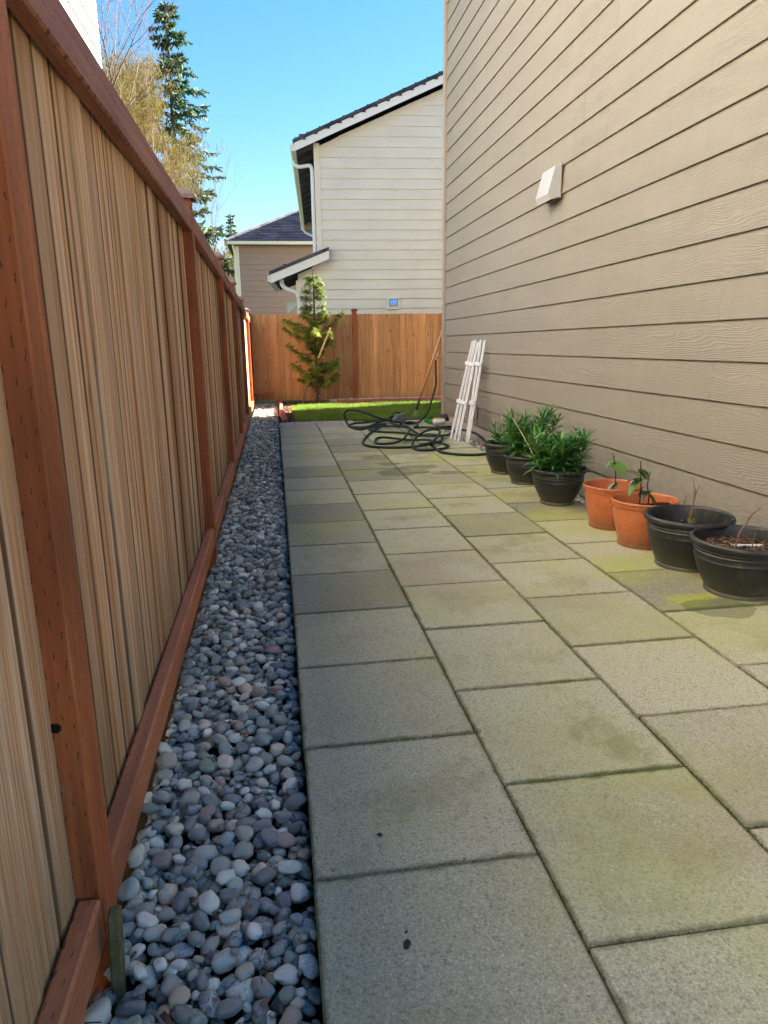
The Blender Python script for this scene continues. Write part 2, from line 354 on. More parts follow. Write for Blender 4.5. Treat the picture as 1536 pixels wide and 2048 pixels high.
# ------------------------------------------------------------ mesh helpers
class MB:
    def __init__(s): s.v = []; s.f = []; s.t = []
    def add(s, vs, fs, t=None):
        o = len(s.v); s.v += [tuple(q) for q in vs]; s.f += [tuple(i+o for i in f) for f in fs]
        if t is not None: s.t += [t]*len(vs)
    def box(s, a, b, ch=0.):
        (x0, y0, z0), (x1, y1, z1) = a, b
        if ch <= 0:
            s.add([(x0, y0, z0), (x1, y0, z0), (x1, y1, z0), (x0, y1, z0), (x0, y0, z1), (x1, y0, z1), (x1, y1, z1), (x0, y1, z1)],
                  [(0, 3, 2, 1), (4, 5, 6, 7), (0, 1, 5, 4), (1, 2, 6, 5), (2, 3, 7, 6), (3, 0, 4, 7)]); return
        bm = bmesh.new(); bmesh.ops.create_cube(bm, size=1)
        for v in bm.verts: v.co = Vector(((x0+x1)/2+v.co.x*(x1-x0), (y0+y1)/2+v.co.y*(y1-y0), (z0+z1)/2+v.co.z*(z1-z0)))
        bmesh.ops.bevel(bm, geom=bm.edges[:], offset=ch, segments=1, affect='EDGES')
        bm.verts.index_update(); s.add([v.co[:] for v in bm.verts], [[v.index for v in f.verts] for f in bm.faces]); bm.free()
    def tube(s, pts, r, n=8, t=None, cap=True):
        pts = [Vector(p) for p in pts]; rs = r if isinstance(r, (list, tuple)) else [r]*len(pts)
        up = None; vs = []; fs = []
        for i, p in enumerate(pts):
            d = (pts[min(i+1, len(pts)-1)]-pts[max(i-1, 0)])
            if d.length < 1e-9: d = Vector((0, 0, 1))
            d.normalize()
            if up is None: up = d.orthogonal().normalized()
            else:
                up = up-d*up.dot(d)
                up = up.normalized() if up.length > 1e-6 else d.orthogonal().normalized()
            q = d.cross(up)
            for k in range(n):
                a = 2*math.pi*k/n; vs.append(p+(up*math.cos(a)+q*math.sin(a))*rs[i])
        for i in range(len(pts)-1):
            for k in range(n):
                k2 = (k+1) % n; fs.append((i*n+k, i*n+k2, (i+1)*n+k2, (i+1)*n+k))
        if cap: fs.append(tuple(reversed(range(n)))); fs.append(tuple(range((len(pts)-1)*n, len(pts)*n)))
        s.add(vs, fs, t)
    def lathe(s, prof, n=48, c=(0, 0, 0)):
        vs = []; fs = []
        for (r, z) in prof:
            for k in range(n):
                a = 2*math.pi*k/n; vs.append((c[0]+r*math.cos(a), c[1]+r*math.sin(a), c[2]+z))
        for i in range(len(prof)-1):
            for k in range(n):
                k2 = (k+1) % n; fs.append((i*n+k, i*n+k2, (i+1)*n+k2, (i+1)*n+k))
        s.add(vs, fs)
    def prism(s, poly, axis, a, b):
        """poly of 2D points extruded along axis from a to b"""
        n = len(poly)
        def P(q, h): return {'x': (h, q[0], q[1]), 'y': (q[0], h, q[1]), 'z': (q[0], q[1], h)}[axis]
        s.add([P(q, a) for q in poly]+[P(q, b) for q in poly],
              [tuple(range(n))[::-1], tuple(range(n, 2*n))]+[(i, (i+1) % n, n+(i+1) % n, n+i) for i in range(n)])
    def mesh(s, name, mat, smooth=False):
        me = bpy.data.meshes.new(name); me.from_pydata(s.v, [], s.f)
        if s.t:
            at = me.attributes.new('tint', 'FLOAT', 'POINT'); at.data.foreach_set('value', np.array(s.t, 'f'))
        if mat: me.materials.append(mat)
        bm = bmesh.new(); bm.from_mesh(me)
        if len(me.polygons) < 60000 and not s.t: bmesh.ops.recalc_face_normals(bm, faces=bm.faces)
        bm.to_mesh(me); bm.free()
        if smooth: me.polygons.foreach_set('use_smooth', [True]*len(me.polygons))
        me.update(); return me
    def obj(s, name, mat, parent=None, smooth=False, loc=(0, 0, 0), **kw):
        return link(name, s.mesh(name, mat, smooth), parent, loc, **kw)

def link(name, me, parent=None, loc=(0, 0, 0), rot=(0, 0, 0), label=None, cat=None, group=None, kind=None, scale=None):
    o = bpy.data.objects.new(name, me); COL.objects.link(o); o.location = loc; o.rotation_euler = rot
    if scale: o.scale = scale
    if parent: o.parent = parent
    if label: o['label'] = label
    if cat: o['category'] = cat
    if group: o['group'] = group
    if kind: o['kind'] = kind
    return o
def thing(name, label, cat, loc=(0, 0, 0), rot=(0, 0, 0), group=None, kind=None):
    return link(name, None, None, loc, rot, label, cat, group, kind)
def angle_smooth(o, deg=35):
    me = o.data; me.polygons.foreach_set('use_smooth', [True]*len(me.polygons))
    try: me.set_sharp_from_angle(angle=R(deg))
    except Exception: pass
def raw_mesh(name, V, F, mat, tint=None, smooth=False):
    """V (n,3), F (m,k) numpy, fast"""
    me = bpy.data.meshes.new(name); k = F.shape[1]
    me.vertices.add(len(V)); me.vertices.foreach_set('co', V.astype('f').ravel())
    me.loops.add(F.size); me.loops.foreach_set('vertex_index', F.astype('i').ravel())
    me.polygons.add(len(F)); me.polygons.foreach_set('loop_start', np.arange(0, F.size, k, dtype='i'))
    if tint is not None:
        at = me.attributes.new('tint', 'FLOAT', 'POINT'); at.data.foreach_set('value', tint.astype('f'))
    me.materials.append(mat)
    if smooth: me.polygons.foreach_set('use_smooth', np.ones(len(F), bool))
    me.update(calc_edges=True); me.validate(); return me
def catmull(P, k=6):
    P = [Vector(p) for p in P]; Q = [P[0]]+P+[P[-1]]; out = []
    for i in range(1, len(Q)-2):
        a, b, c, d = Q[i-1], Q[i], Q[i+1], Q[i+2]
        for j in range(k):
            t = j/k; out.append(.5*((2*b)+(c-a)*t+(2*a-5*b+4*c-d)*t*t+(3*b-a-3*c+d)*t**3))
    out.append(P[-1]); return out
U = random.uniform
def scatter_chips(n, fn, s0, s1, mat, name, flat=.3, label=None, cat=None):
    Vs = []; T = []
    base = np.array([(-1, -.5, -.3), (1, -.4, -.3), (.9, .5, -.2), (-.8, .6, -.3), (-.9, -.4, .3), (1, -.3, .2), (.8, .4, .35), (-1, .5, .25)])
    Fb = np.array([(0, 3, 2, 1), (4, 5, 6, 7), (0, 1, 5, 4), (1, 2, 6, 5), (2, 3, 7, 6), (3, 0, 4, 7)])
    Fs = []; k = 0
    for i in range(n):
        p = fn()
        if p is None: continue
        e = Matrix.Rotation(U(0, 6.28), 3, 'Z') @ Matrix.Rotation(U(-.5, .5), 3, 'X') @ Matrix.Rotation(U(-.4, .4), 3, 'Y')
        q = base*np.array([U(s0, s1), U(s0, s1)*.5, U(s0, s1)*flat]); q = q @ np.array(e.transposed()); Vs.append(q+np.array(p)); Fs.append(Fb+k); k += 8; T.append(np.full(8, rng.random()))
    return raw_mesh(name, np.concatenate(Vs), np.concatenate(Fs), mat, np.concatenate(T))

# ------------------------------------------------------------ ground
b = MB(); b.add([(-260, -60, -.17), (260, -60, -.17), (260, 420, -.17), (-260, 420, -.17)], [(0, 1, 2, 3)])
b.obj('ground', M_ground, kind='structure')

b = MB(); b.box((-7, -16, -.16), (12, -3.7, -.02)); b.obj('bounce_slab', M_found, kind='structure')  # unseen concrete slab behind the camera, added to bounce sunlight into the shade
# ------------------------------------------------------------ patio of concrete pavers
PX, PY, TX, TY = .0237, 1.169, .4572, .461
b = MB(); b.box((PX+.004, .1, -.16), (PX+4*TX, 9.02, -.012)); b.obj('paver_bedding', M_sand, kind='structure')
patio = thing('patio', None, None, kind='structure')
b = MB(); h = TX/2-.0019; hy = TY/2-.0019; b.box((-h, -hy, -.045), (h, hy, 0), .0045); pme = b.mesh('paver', M_paver)
b = MB(); b.box((-h, -hy/2, -.045), (h, hy/2-.002, 0), .0045); pmeh = b.mesh('half_paver', M_paver)
for c in range(4):
    off = 0 if c % 2 == 0 else .5
    for r in range(-4, 17):
        yc = PY+(r+off-.5)*TY+.0
        if yc+TY/2 > PY+16*TY+.02: continue
        if yc < -.9: continue
        o = link('paver', pme, patio, (PX+(c+.5)*TX+U(-.0012, .0012), yc, U(-.0022, .0018)), (U(-.0022, .0022), U(-.0022, .0022), U(-.0025, .0025)))
    if off: link('paver', pmeh, patio, (PX+(c+.5)*TX, PY+16*TY-TY/4, -.001), (0, 0, U(-.002, .002)))
# moss and grit growing in the joints
M_moss = mat_tint('joint_moss', [(0, (.035, .05, .012)), (.5, (.09, .12, .02)), (.85, (.16, .20, .03)), (1, (.22, .17, .10))], .95)
JL = []
for c in range(5): JL.append((PX+c*TX, .5, PX+c*TX, 8.4, 1.))
for c in range(4):
    for r_ in range(-1, 17):
        yy = PY+(r_+(0 if c % 2 == 0 else .5))*TY
        if .5 < yy < 8.5: JL.append((PX+c*TX, yy, PX+(c+1)*TX, yy, 1.))
JW = [math.hypot(j[2]-j[0], j[3]-j[1]) for j in JL]
def moss_p():
    j = random.choices(JL, JW)[0]; t = U(0, 1); x = j[0]+(j[2]-j[0])*t; y = j[1]+(j[3]-j[1])*t
    d = mnoise.noise(Vector((x*5, y*5, 8)))+.25*mnoise.noise(Vector((x*25, y*25, 2)))
    if x < PX+.03: return None
    if y > 4 and U(0, 1) < .5: return None
    if d < .02 and U(0, 1) < .75: return None
    w = .0022+(.004 if d > .22 else 0); return (x+random.gauss(0, w), y+random.gauss(0, w), -.0045+U(0, .004)+(.0012 if d > .22 else 0))
link('moss', scatter_chips(26000, moss_p, .0012, .0038, M_moss, 'moss', .7), label='green moss and grit filling the joints between the patio pavers', cat='moss', kind='stuff')
# thin pinkish pavers closing the patio
ey = PY+16*TY+.005
x = .175; i = 0
edg = thing('paver_edging', None, None, kind='structure')
while x < 2.05:
    L = U(.27, .31); b = MB(); b.box((-L/2+.003, -.2, -.045), (L/2-.003, .2, 0), .006)
    b.obj('paver', M_brick if i < 2 or i > 4 else M_paver, edg, loc=(x+L/2, ey+.205, -.004+U(-.003, .003))); x += L; i += 1

# ------------------------------------------------------------ river stone strips
def ico(sub):
    bm = bmesh.new(); bmesh.ops.create_icosphere(bm, subdivisions=sub, radius=1)
    V = np.array([v.co[:] for v in bm.verts]); F = np.array([[v.index for v in f.verts] for f in bm.faces]); bm.free(); return V, F
def stone_shapes(sub, n, seed):
    V0, F = ico(sub); out = []
    for i in range(n):
        V = V0.copy(); o = Vector((seed+i*7.3, i*3.1, 1.7))
        d = np.array([1+.34*mnoise.noise(Vector(v)*.9+o)+.17*mnoise.noise(Vector(v)*1.9+o*1.3) for v in V0])
        V *= d[:, None]
        e = [1.0, .85, .72, .9][i % 4]; V = np.sign(V)*np.abs(V)**e
        out.append(V)
    return out, F
SH3, F3 = stone_shapes(3, 12, 3.); SH2, F2 = stone_shapes(2, 8, 5.); SH1, F1 = stone_shapes(1, 8, 9.)
STM = [raw_mesh('stone', V, F3, M_stone, smooth=True) for V in SH3]
def deposit(x0, x1, y0, y1, n, level, base=-.11, smin=.0075, smax=.025, far=None, K=6):
    g = .005; nx = int((x1-x0)/g)+1; ny = int((y1-y0)/g)+1; H = np.full((nx, ny), base); out = []
    fill = False; KK = K; nf = 0
    for i in range(n):
        if fill:
            nf += 1; KK = 16
            if nf > (y1-y0)*380: break
        k = rng.random()**2.0; a = smin+(smax-smin)*k
        if rng.random() < .03: a *= 1.35
        if fill: a = rng.uniform(.0055, .0105)
        bb = a*rng.uniform(.62, .92); c = a*rng.uniform(.42, .66); th = rng.uniform(0, math.pi)
        ex = math.hypot(a*math.cos(th), bb*math.sin(th)); ey_ = math.hypot(a*math.sin(th), bb*math.cos(th))
        best = None
        for _ in range(KK):
            if x1-ex <= x0+ex: continue
            cx = rng.uniform(x0+ex*.8, x1-ex*.8); cyy = rng.uniform(y0+ey_, y1-ey_)
            i0 = max(0, int((cx-x0-ex)/g)); i1 = min(nx, int((cx-x0+ex)/g)+2); j0 = max(0, int((cyy-y0-ey_)/g)); j1 = min(ny, int((cyy-y0+ey_)/g)+2)
            X = x0+np.arange(i0, i1)*g-cx; Y = y0+np.arange(j0, j1)*g-cyy
            u = (X[:, None]*math.cos(th)+Y[None, :]*math.sin(th))/a; v = (-X[:, None]*math.sin(th)+Y[None, :]*math.cos(th))/bb
            q = 1-u*u-v*v; mk = q > 0
            if not mk.any(): continue
            pr = np.sqrt(np.where(mk, q, 0))*c; Hs = H[i0:i1, j0:j1]
            zc = np.percentile((Hs+pr)[mk], 93)
            if best is None or zc < best[0]: best = (zc, cx, cyy, i0, i1, j0, j1, mk, pr, Hs)
        if best is None: continue
        zc, cx, cyy, i0, i1, j0, j1, mk, pr, Hs = best
        gx = (Hs[-1, :].mean()-Hs[0, :].mean())/(2*ex); gy = (Hs[:, -1].mean()-Hs[:, 0].mean())/(2*ey_)
        H[i0:i1, j0:j1] = np.where(mk, np.maximum(Hs, zc+pr), Hs)
        out.append((cx, cyy, zc, a, bb, c, th, max(-.5, min(.5, gx*.6)), max(-.5, min(.5, gy*.6)), H))
        if i % 200 == 0 and H.mean() > level: fill = True
    # keep those not wholly buried
    res = []
    for s in out:
        i = min(nx-1, int((s[0]-x0)/g)); j = min(ny-1, int((s[1]-y0)/g))
        if s[2]+s[5] > H[i, j]-.022: res.append(s[:9])
    return res
def stone_strip(name, stones, n_parts, near, label_fill=True):
    root = thing(name, None, None, kind='structure')
    vis = sorted(stones, key=near)
    for s in vis[:n_parts]:
        cx, cyy, z, a, bb, c, th, tx, ty = s
        link('stone', random.choice(STM), root, (cx, cyy, z), (math.atan(ty)+U(-.15, .15), -math.atan(tx)+U(-.15, .15), th), scale=(a, bb, c))
    Vs = []; Fs = []; T = []; o = 0
    for s in vis[n_parts:]:
        cx, cyy, z, a, bb, c, th, tx, ty = s
        far = cyy > 5
        A, F = (SH1, F1) if far else (SH2, F2)
        V = A[rng.integers(8)]*np.array([a, bb, c])*(1.06 if far else 1)
        ct, st = math.cos(th), math.sin(th)
        V = np.stack([V[:, 0]*ct-V[:, 1]*st, V[:, 0]*st+V[:, 1]*ct, V[:, 2]], 1)
        V[:, 2] += V[:, 0]*tx+V[:, 1]*ty
        Vs.append(V+np.array([cx, cyy, z])); Fs.append(F+o); o += len(V); T.append(np.full(len(V), rng.random()))
    me = raw_mesh('stone_fill', np.concatenate(Vs), np.concatenate(Fs), M_stonefill, np.concatenate(T), True)
    link('stone_fill', me, root, kind='stuff')
    return root
st = deposit(-.362, .026, .45, 12.42, 20000, -.022)
camp = np.array([0, 0, EYE])
def inframe(s):
    d = Vector((s[0], s[1], s[2]-EYE)); z = d.dot(Fv); px = 768+1416.66*d.dot(Rv)/z; py = 1024-1416.66*d.dot(Uv)/z
    return -20 < px < 1556 and -20 < py < 2080
stone_strip('gravel_strip', st, 300, lambda s: (s[1] if inframe(s) and s[2] > -.062 else 99))
b = MB(); b.box((-.45, .1, -.165), (.022, 12.45, -.10)); b.obj('soil_bed', M_soil, kind='structure')
st2 = deposit(1.862, 2.108, .6, 8.9, 5000, -.020, smin=.009, smax=.021)
stone_strip('gravel_strip', st2, 160, lambda s: (abs(s[1]-3.75) if inframe(s) and s[2] > -.062 else 99))
b = MB(); b.box((1.856, .3, -.165), (2.3, 9.2, -.10)); b.obj('soil_bed', M_soil, kind='structure')

def litter_p():
    return (U(-.35, .02), .6+10*U(0, 1)**1.6, -.002+U(0, .008))
link('leaf_litter', scatter_chips(150, litter_p, .005, .02, M_chip, 'leaf_litter', .1), label='scraps of bark and leaf lying among the river stones', cat='litter', kind='stuff')
# ------------------------------------------------------------ lawn, mulch, edging
b = MB(); b.box((.10, 8.95, -.16), (9, 12.46, -.03)); b.obj('soil_bed', M_soil, kind='structure')
LX0, LY0, LY1 = .24, 9.12, 11.45
# turf sheet with a ragged outline
def lawn_edge(t): return .05*mnoise.noise(Vector((t*2.3, 4.2, 0)))+.02*mnoise.noise(Vector((t*9, 1, 0)))
poly = []
for i in range(60): x = LX0+i*(8-LX0)/59; poly.append((x, LY0+lawn_edge(x)*.5))
for i in range(60): x = 8-i*(8-LX0)/59; poly.append((x, LY1+lawn_edge(x+9)*2-max(0, (.8-x))*.25))
b = MB(); b.prism(poly, 'z', -.05, -.012); b.obj('lawn', M_turf, kind='structure')
N = 60000; X = LX0+rng.random(N)**1.0*(3.4-LX0); Y = LY0+rng.random(N)*(LY1-LY0)
keep = np.array([(LY0+lawn_edge(x)*.5 < y < LY1+lawn_edge(x+9)*2-max(0, (.8-x))*.25) for x, y in zip(X, Y)]); X = X[keep]; Y = Y[keep]; N = len(X)
hh = rng.uniform(.02, .055, N)*(1+.5*np.array([mnoise.noise(Vector((x*3, y*3, 0))) for x, y in zip(X, Y)])); an = rng.uniform(0, 6.28, N); ln = rng.normal(0, .018, (N, 2)); wd = .0035
V = np.zeros((N, 3, 3)); V[:, 0] = np.stack([X-wd*np.cos(an), Y-wd*np.sin(an), np.full(N, -.014)], 1); V[:, 1] = np.stack([X+wd*np.cos(an), Y+wd*np.sin(an), np.full(N, -.014)], 1)
V[:, 2] = np.stack([X+ln[:, 0], Y+ln[:, 1], -.012+hh], 1)
tn = np.clip(np.array([.45+.5*mnoise.noise(Vector((x*2.1, y*4, 3))) for x, y in zip(X, Y)])+rng.normal(0, .16, N), 0, 1)
link('grass', raw_mesh('grass', V.reshape(-1, 3), np.arange(N*3).reshape(-1, 3), M_grass, np.repeat(tn, 3)), label='short green lawn grass between the patio and the back fence', cat='grass', kind='stuff')
# bark mulch
def mulch_p():
    if U(0, 1) < .22: return (U(.09, .24), U(8.98, 12.3), -.022+U(0, .012))
    x = U(.09, 3.2); y = U(11.25, 12.0 if x > 1.25 else 12.4)
    return (x, y, -.022+U(0, .014))
link('bark_mulch', scatter_chips(5000, mulch_p, .008, .026, M_chip, 'bark_mulch'), label='brown bark mulch strewn around the young cypress', cat='mulch', kind='stuff')
# white pebbles: along the back fence and along the end of the patio
def peb_p():
    if U(0, 1) < .12: return (U(.03, .175), U(8.56, 9.02), -.010+U(0, .012))
    if U(0, 1) < .25: return (U(.1, .95), U(8.98, 9.12), -.018+U(0, .012))
    return (U(.9, 4), U(12.03, 12.42), -.02+U(0, .03))
link('pebbles', scatter_chips(3000, peb_p, .012, .024, M_pebble, 'pebbles', .8), label='pale pebbles lying along the foot of the back fence and the patio end', cat='pebbles', kind='stuff')
# red scalloped edging blocks
def edging_row(pts, label):
    t = thing('garden_edging', label, 'edging')
    for i in range(len(pts)-1):
        p, q = Vector((*pts[i], 0)), Vector((*pts[i+1], 0)); d = q-p; L = d.length
        prof = [(-.026, -.06), (.026, -.06), (.026, .022), (.016, .034), (-.016, .034), (-.026, .022)]
        bb = MB(); bb.prism(prof, 'y', .003, L-.003)
        bb.obj('edging_block', M_redblock, t, loc=(p.x, p.y, U(-.004, .004)), rot=(0, 0, math.atan2(d.y, d.x)-math.pi/2))
    return t
edging_row([(.100+.012*math.sin(i*.9)-.0145*i*.32, 9.05+.3*i) for i in range(12)], 'low red edging blocks winding between the river stones and the lawn')
edging_row([(1.0+i*.3, 11.92+.02*math.sin(i*1.3)) for i in range(12)], 'low red edging blocks in front of the back fence pebbles')

# ------------------------------------------------------------ side fence
FR = thing('side_fence', 'tall cedar fence with rust stained posts along the left of the patio', 'fence', (-.333, 1.071, 0), (0, 0, .0018))
def topz(Y): return 1.592 if Y < 3.3 else 1.592-.0245*(Y-3.3)     # world Y
posts = [-1.43, 1.071, 3.505, 5.474, 7.267, 9.22, 11.59-.35, 12.40]
pb = [None]
def stick(name, mat, L, wx, wy, parent, loc, rot=(0, 0, 0), ch=.003):
    bb = MB(); bb.box((-wx/2, -wy/2, 0), (wx/2, wy/2, L), ch); return bb.obj(name, mat, parent, loc=loc, rot=rot)
for Y in posts:
    z = topz(Y); p = stick('post', M_stain, z+.17, .084, .084, FR, (-.042, Y-1.071+.042, -.12))
    cb = MB(); prof = [(-.062, 0), (.062, 0), (.062, .016), (.03, .05), (-.03, .05), (-.062, .016)]
    # low pyramid cap
    a, c_, h1, h2 = .060, .028, .018, .048
    cb.add([(-a, -a, 0), (a, -a, 0), (a, a, 0), (-a, a, 0), (-a, -a, h1), (a, -a, h1), (a, a, h1), (-a, a, h1), (-c_, -c_, h2), (c_, -c_, h2), (c_, c_, h2), (-c_, c_, h2)],
           [(0, 3, 2, 1), (0, 1, 5, 4), (1, 2, 6, 5), (2, 3, 7, 6), (3, 0, 4, 7), (4, 5, 9, 8), (5, 6, 10, 9), (6, 7, 11, 10), (7, 4, 8, 11), (8, 9, 10, 11)])
    cb.obj('post_cap', M_cap, p, loc=(0, 0, z+.17))
for i in range(len(posts)-1):
    y0, y1 = posts[i]+.086-1.071, posts[i+1]-.002-1.071; L = y1-y0
    if L < .2: continue
    z0, z1 = topz(posts[i]), topz(posts[i+1]); sl_ = math.atan2(z1-z0, L)
    # lumber runs along its local Z, laid down by rotating about X
    stick('top_rail', M_toprail, L, .038, .089, FR, (-.019, y0, z0-.0445), (-math.pi/2+sl_, 0, 0), .005)
    zb = .11-.002*max(0, posts[i]-5)
    stick('bottom_rail', M_rail, L, .038, .089, FR, (-.020, y0, zb-.0445+U(-.004, .004)), (-math.pi/2+U(-.002, .002), 0, 0), .005)
kn = MB(); kn.add((SH2[3]*np.array([.011, .003, .0085])).tolist(), F2.tolist())
PKM = []
for k in range(10):
    wv = [.098, .092, .104, .088, .1][k % 5]; bb = MB(); n = 6
    # slightly cupped, eased edges
    th = .016; xs = [(-wv/2, .003), (-wv/2+.003, 0), (-wv/4, -.0006*(k % 3)), (wv/4, -.0006*(k % 3)), (wv/2-.003, 0), (wv/2, .003), (wv/2, th), (-wv/2, th)]
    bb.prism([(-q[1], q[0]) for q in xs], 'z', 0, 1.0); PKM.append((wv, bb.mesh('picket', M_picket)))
y = -1.6; cnt = 0
YE = 12.45-1.071
while y < YE:
    wv, me = random.choice(PKM)
    if y+wv > YE: break
    hz = topz(y+1.071)-.02
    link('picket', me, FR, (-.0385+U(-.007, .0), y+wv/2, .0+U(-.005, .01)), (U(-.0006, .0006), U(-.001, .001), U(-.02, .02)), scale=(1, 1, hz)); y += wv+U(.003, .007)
    cnt += 1
# far side of the fence: the same boards hide it, a back rail keeps it whole
stick('back_rail', M_stain, 13.8, .038, .089, FR, (-.078, -2.4, 1.3), (-math.pi/2, 0, 0))
# little weathered stake in the stones by the nearest post
first_post = [o for o in FR.children if o.name.startswith('post')][1]
kn.obj('knot', M_void, first_post, True, (.004, -.0418, .545))
b = MB(); b.box((-.010, -.017, -.12), (.010, .017, .097), .003)
o = b.obj('wooden_stake', M_pt, loc=(-.313, 1.045, 0), rot=(R(2), R(3), .1), label='short weathered stake standing in the river stones against the nearest fence post', cat='stake')

# ------------------------------------------------------------ back fence
BF = thing('back_fence', 'orange tan cedar board fence across the end of the yard', 'fence', (0, 12.48, 0))
pm = []
for k in range(6):
    wv = [.115, .12, .108, .118, .11, .112][k]; bb = MB(); bb.prism([(-wv/2, 0), (-wv/2+.003, -.003), (wv/2-.003, -.003), (wv/2, 0), (wv/2, .014), (-wv/2, .014)], 'z', 0, 1.43); 
    # rotate the grain so Y of the object is across the board
    me = bb.mesh('board', M_pickback); pm.append((wv, me))
def mat_backboard():
    m = NM('tan_cedar_board', .8, .2); sh = m.rvec(41)
    n1 = m.math('MULTIPLY_ADD', m.noise(m.co('Object', (30, 1, 1.1), shift=sh), 1, 5, .62, .5), 1.6, -.3); n2 = m.noise(m.co('Object', (190, 1, 5), shift=sh), 1, 3)
    c = m.ramp(n1, [(.3, (.33, .15, .065)), (.45, (.46, .24, .11)), (.58, (.38, .18, .08)), (.7, (.52, .30, .15))])
    c = m.mix(1, c, m.ramp(m.math('FRACT', m.math('MULTIPLY', m.rand(), 9.1)), [(0, (.78, .74, .70)), (.5, (1, 1, 1)), (1, (1.25, 1.2, 1.15))]), 'MULTIPLY')
    k = m.voro(m.co('Object', (16, 1, 6), shift=sh), .55); c = m.mix(m.rng(k, .06, .13, .8, 0, True), c, (.12, .05, .025))
    z = m.xyz(m.n('TexCoord').outputs['Object'])[2]
    c = m.mix(m.math('MULTIPLY', m.rng(z, 0, .14, .5, 0, True), m.rng(n1, .4, .55)), c, (.15, .15, .05))
    return m.out(c, m.bump(n2, .4, .002))
M_bb = mat_backboard()
x = -.40; bi = 0
while x < 9.5:
    wv, me = pm[bi % 6] if bi < 6 else random.choice(pm); me.materials[0] = M_bb
    link('board', me, BF, (x+wv/2, U(-.004, .004), U(-.006, .002)-.0), (0, 0, U(-.015, .015))); x += wv+U(.001, .004); bi += 1
for px_ in (-.38, 1.385, 3.7, 6.1, 8.5):
    p = stick('post', M_stain, 1.60, .084, .05, BF, (px_, -.03, -.12)) if px_ > 0 else stick('post', M_stain, 1.5, .05, .05, BF, (px_, -.03, -.12))
    cb = MB(); cb.add([(-.06, -.05, 0), (.06, -.05, 0), (.06, .05, 0), (-.06, .05, 0), (-.06, -.05, .016), (.06, -.05, .016), (.06, .05, .016), (-.06, .05, .016), (-.03, -.025, .035), (.03, -.025, .035), (.03, .025, .035), (-.03, .025, .035)],
           [(0, 3, 2, 1), (0, 1, 5, 4), (1, 2, 6, 5), (2, 3, 7, 6), (3, 0, 4, 7), (4, 5, 9, 8), (5, 6, 10, 9), (6, 7, 11, 10), (7, 4, 8, 11), (8, 9, 10, 11)])
    if px_ > 0: cb.obj('post_cap', M_stain, p, loc=(0, 0, 1.60))
b = MB(); b.box((-.4, .03, 1.2), (9.5, .065, 1.28)); b.box((-.4, .03, .2), (9.5, .065, .28)); b.obj('back_rail', M_stain, BF)
stick('bottom_rail', M_rail, .34, .05, .05, BF, (-.36, -.045, .14), (0, math.pi/2, 0))

# ------------------------------------------------------------ taupe house on the right
WX = 2.121; HY0, HY1 = .30, 8.90
H = thing('house', 'taupe lap sided house wall rising along the right of the patio', 'house', (WX, 0, 0))
SLOPE = -.0075
b = MB(); b.prism([(.03, -.2), (6.8, -.2), (6.8, 5.12), (.03, 5.12)], 'y', HY0, HY1-.02); b.obj('house_body', M_sid, H)
b = MB(); b.prism([(.012, -.2), (.028, -.2), (.028, .22), (.012, .22)], 'y', HY0, HY1-.03); b.obj('foundation', M_found, H)
EXP = .190; z = .085
row = 0
while z < 5.0:
    ys = [HY0]; y = HY0+U(.6, 3.4)
    while y < HY1-.7: ys.append(y); y += U(3.2, 3.7)
    ys.append(HY1-.055)
    for a, c in zip(ys[:-1], ys[1:]):
        L = c-a-.0014; hgt = EXP+.02
        bb = MB()
        # tapered lap: bottom edge stands 16 mm proud, rounded drip edge
        prof = [(-.011, .002), (-.010, 0), (-.002, 0), (.010, hgt), (.004, hgt)]
        bb.prism([(p[0], p[1]) for p in prof], 'y', 0, L)
        zz = z-SLOPE*0
        o = bb.obj('siding_board', M_sid, H, loc=(0, a, z+.0075*(HY1-a)), rot=(math.atan(-.0075), 0, 0))
    z += EXP; row += 1
b = MB(); b.box((-.032, HY1-.052, .03), (.03, HY1+.035, 5.12), .003); b.obj('corner_trim', M_trimtaupe, H)
b = MB(); b.box((.031, HY1+.004, .03), (.09, HY1+.034, 5.12), .003); b.obj('corner_trim', M_trimtaupe, H)
# roof
b = MB(); b.prism([(-.33, 5.2), (3.4, 6.6), (7.3, 5.2), (7.3, 5.125), (-.33, 5.125)], 'y', HY0-.4, HY1+.35); b.obj('roof', M_shingle, H)
# unseen wing added behind the corner to shade the lawn and far fence
b = MB(); b.prism([(.75, -.2), (6.8, -.2), (6.8, 5.1), (3.8, 6.2), (.75, 5.1)], 'y', HY1+.05, 11.25); b.obj('shade_wing', M_sid, H)
# exhaust hood
hd = MB(); L0 = Vector((0, 0, 0))
# hood profile (x out of wall negative, z) ; width along y .23
yn, yf = 5.26, 5.52; zt, zb = 2.205, 1.985
pr_ = [(-.022, zt), (-.055, zt-.005), (-.118, zb+.03), (-.10, zb-.008), (-.022, zb-.03)]
hd = MB(); n = 5
ins = .035
near = [(-.022, yn, zt), (-.050, yn+ins*.3, zt-.004), (-.112, yn+ins, zb+.045), (-.088, yn+.006, zb-.004), (-.022, yn, zb-.002)]
def hoodpts(ya, sgn): return [(-.024, ya, zt), (-.062, ya+sgn*.004, zt-.002), (-.112, ya+sgn*.004, zb+.03), (-.092, ya+sgn*.002, zb-.012), (-.024, ya, zb+.008)]
A_, B_ = hoodpts(yn, 1), hoodpts(yf, -1)
hd.add(A_+B_, [(0, 1, 2, 3, 4), (5, 9, 8, 7, 6), (0, 5, 6, 1), (1, 6, 7, 2), (2, 7, 8, 3)])
vo = hd.obj('vent_hood', simple('grey_white_hood', (.43, .43, .44), .45, .4, .05, 12, .03), H)
sm = vo.modifiers.new('s', 'SOLIDIFY'); sm.thickness = .003
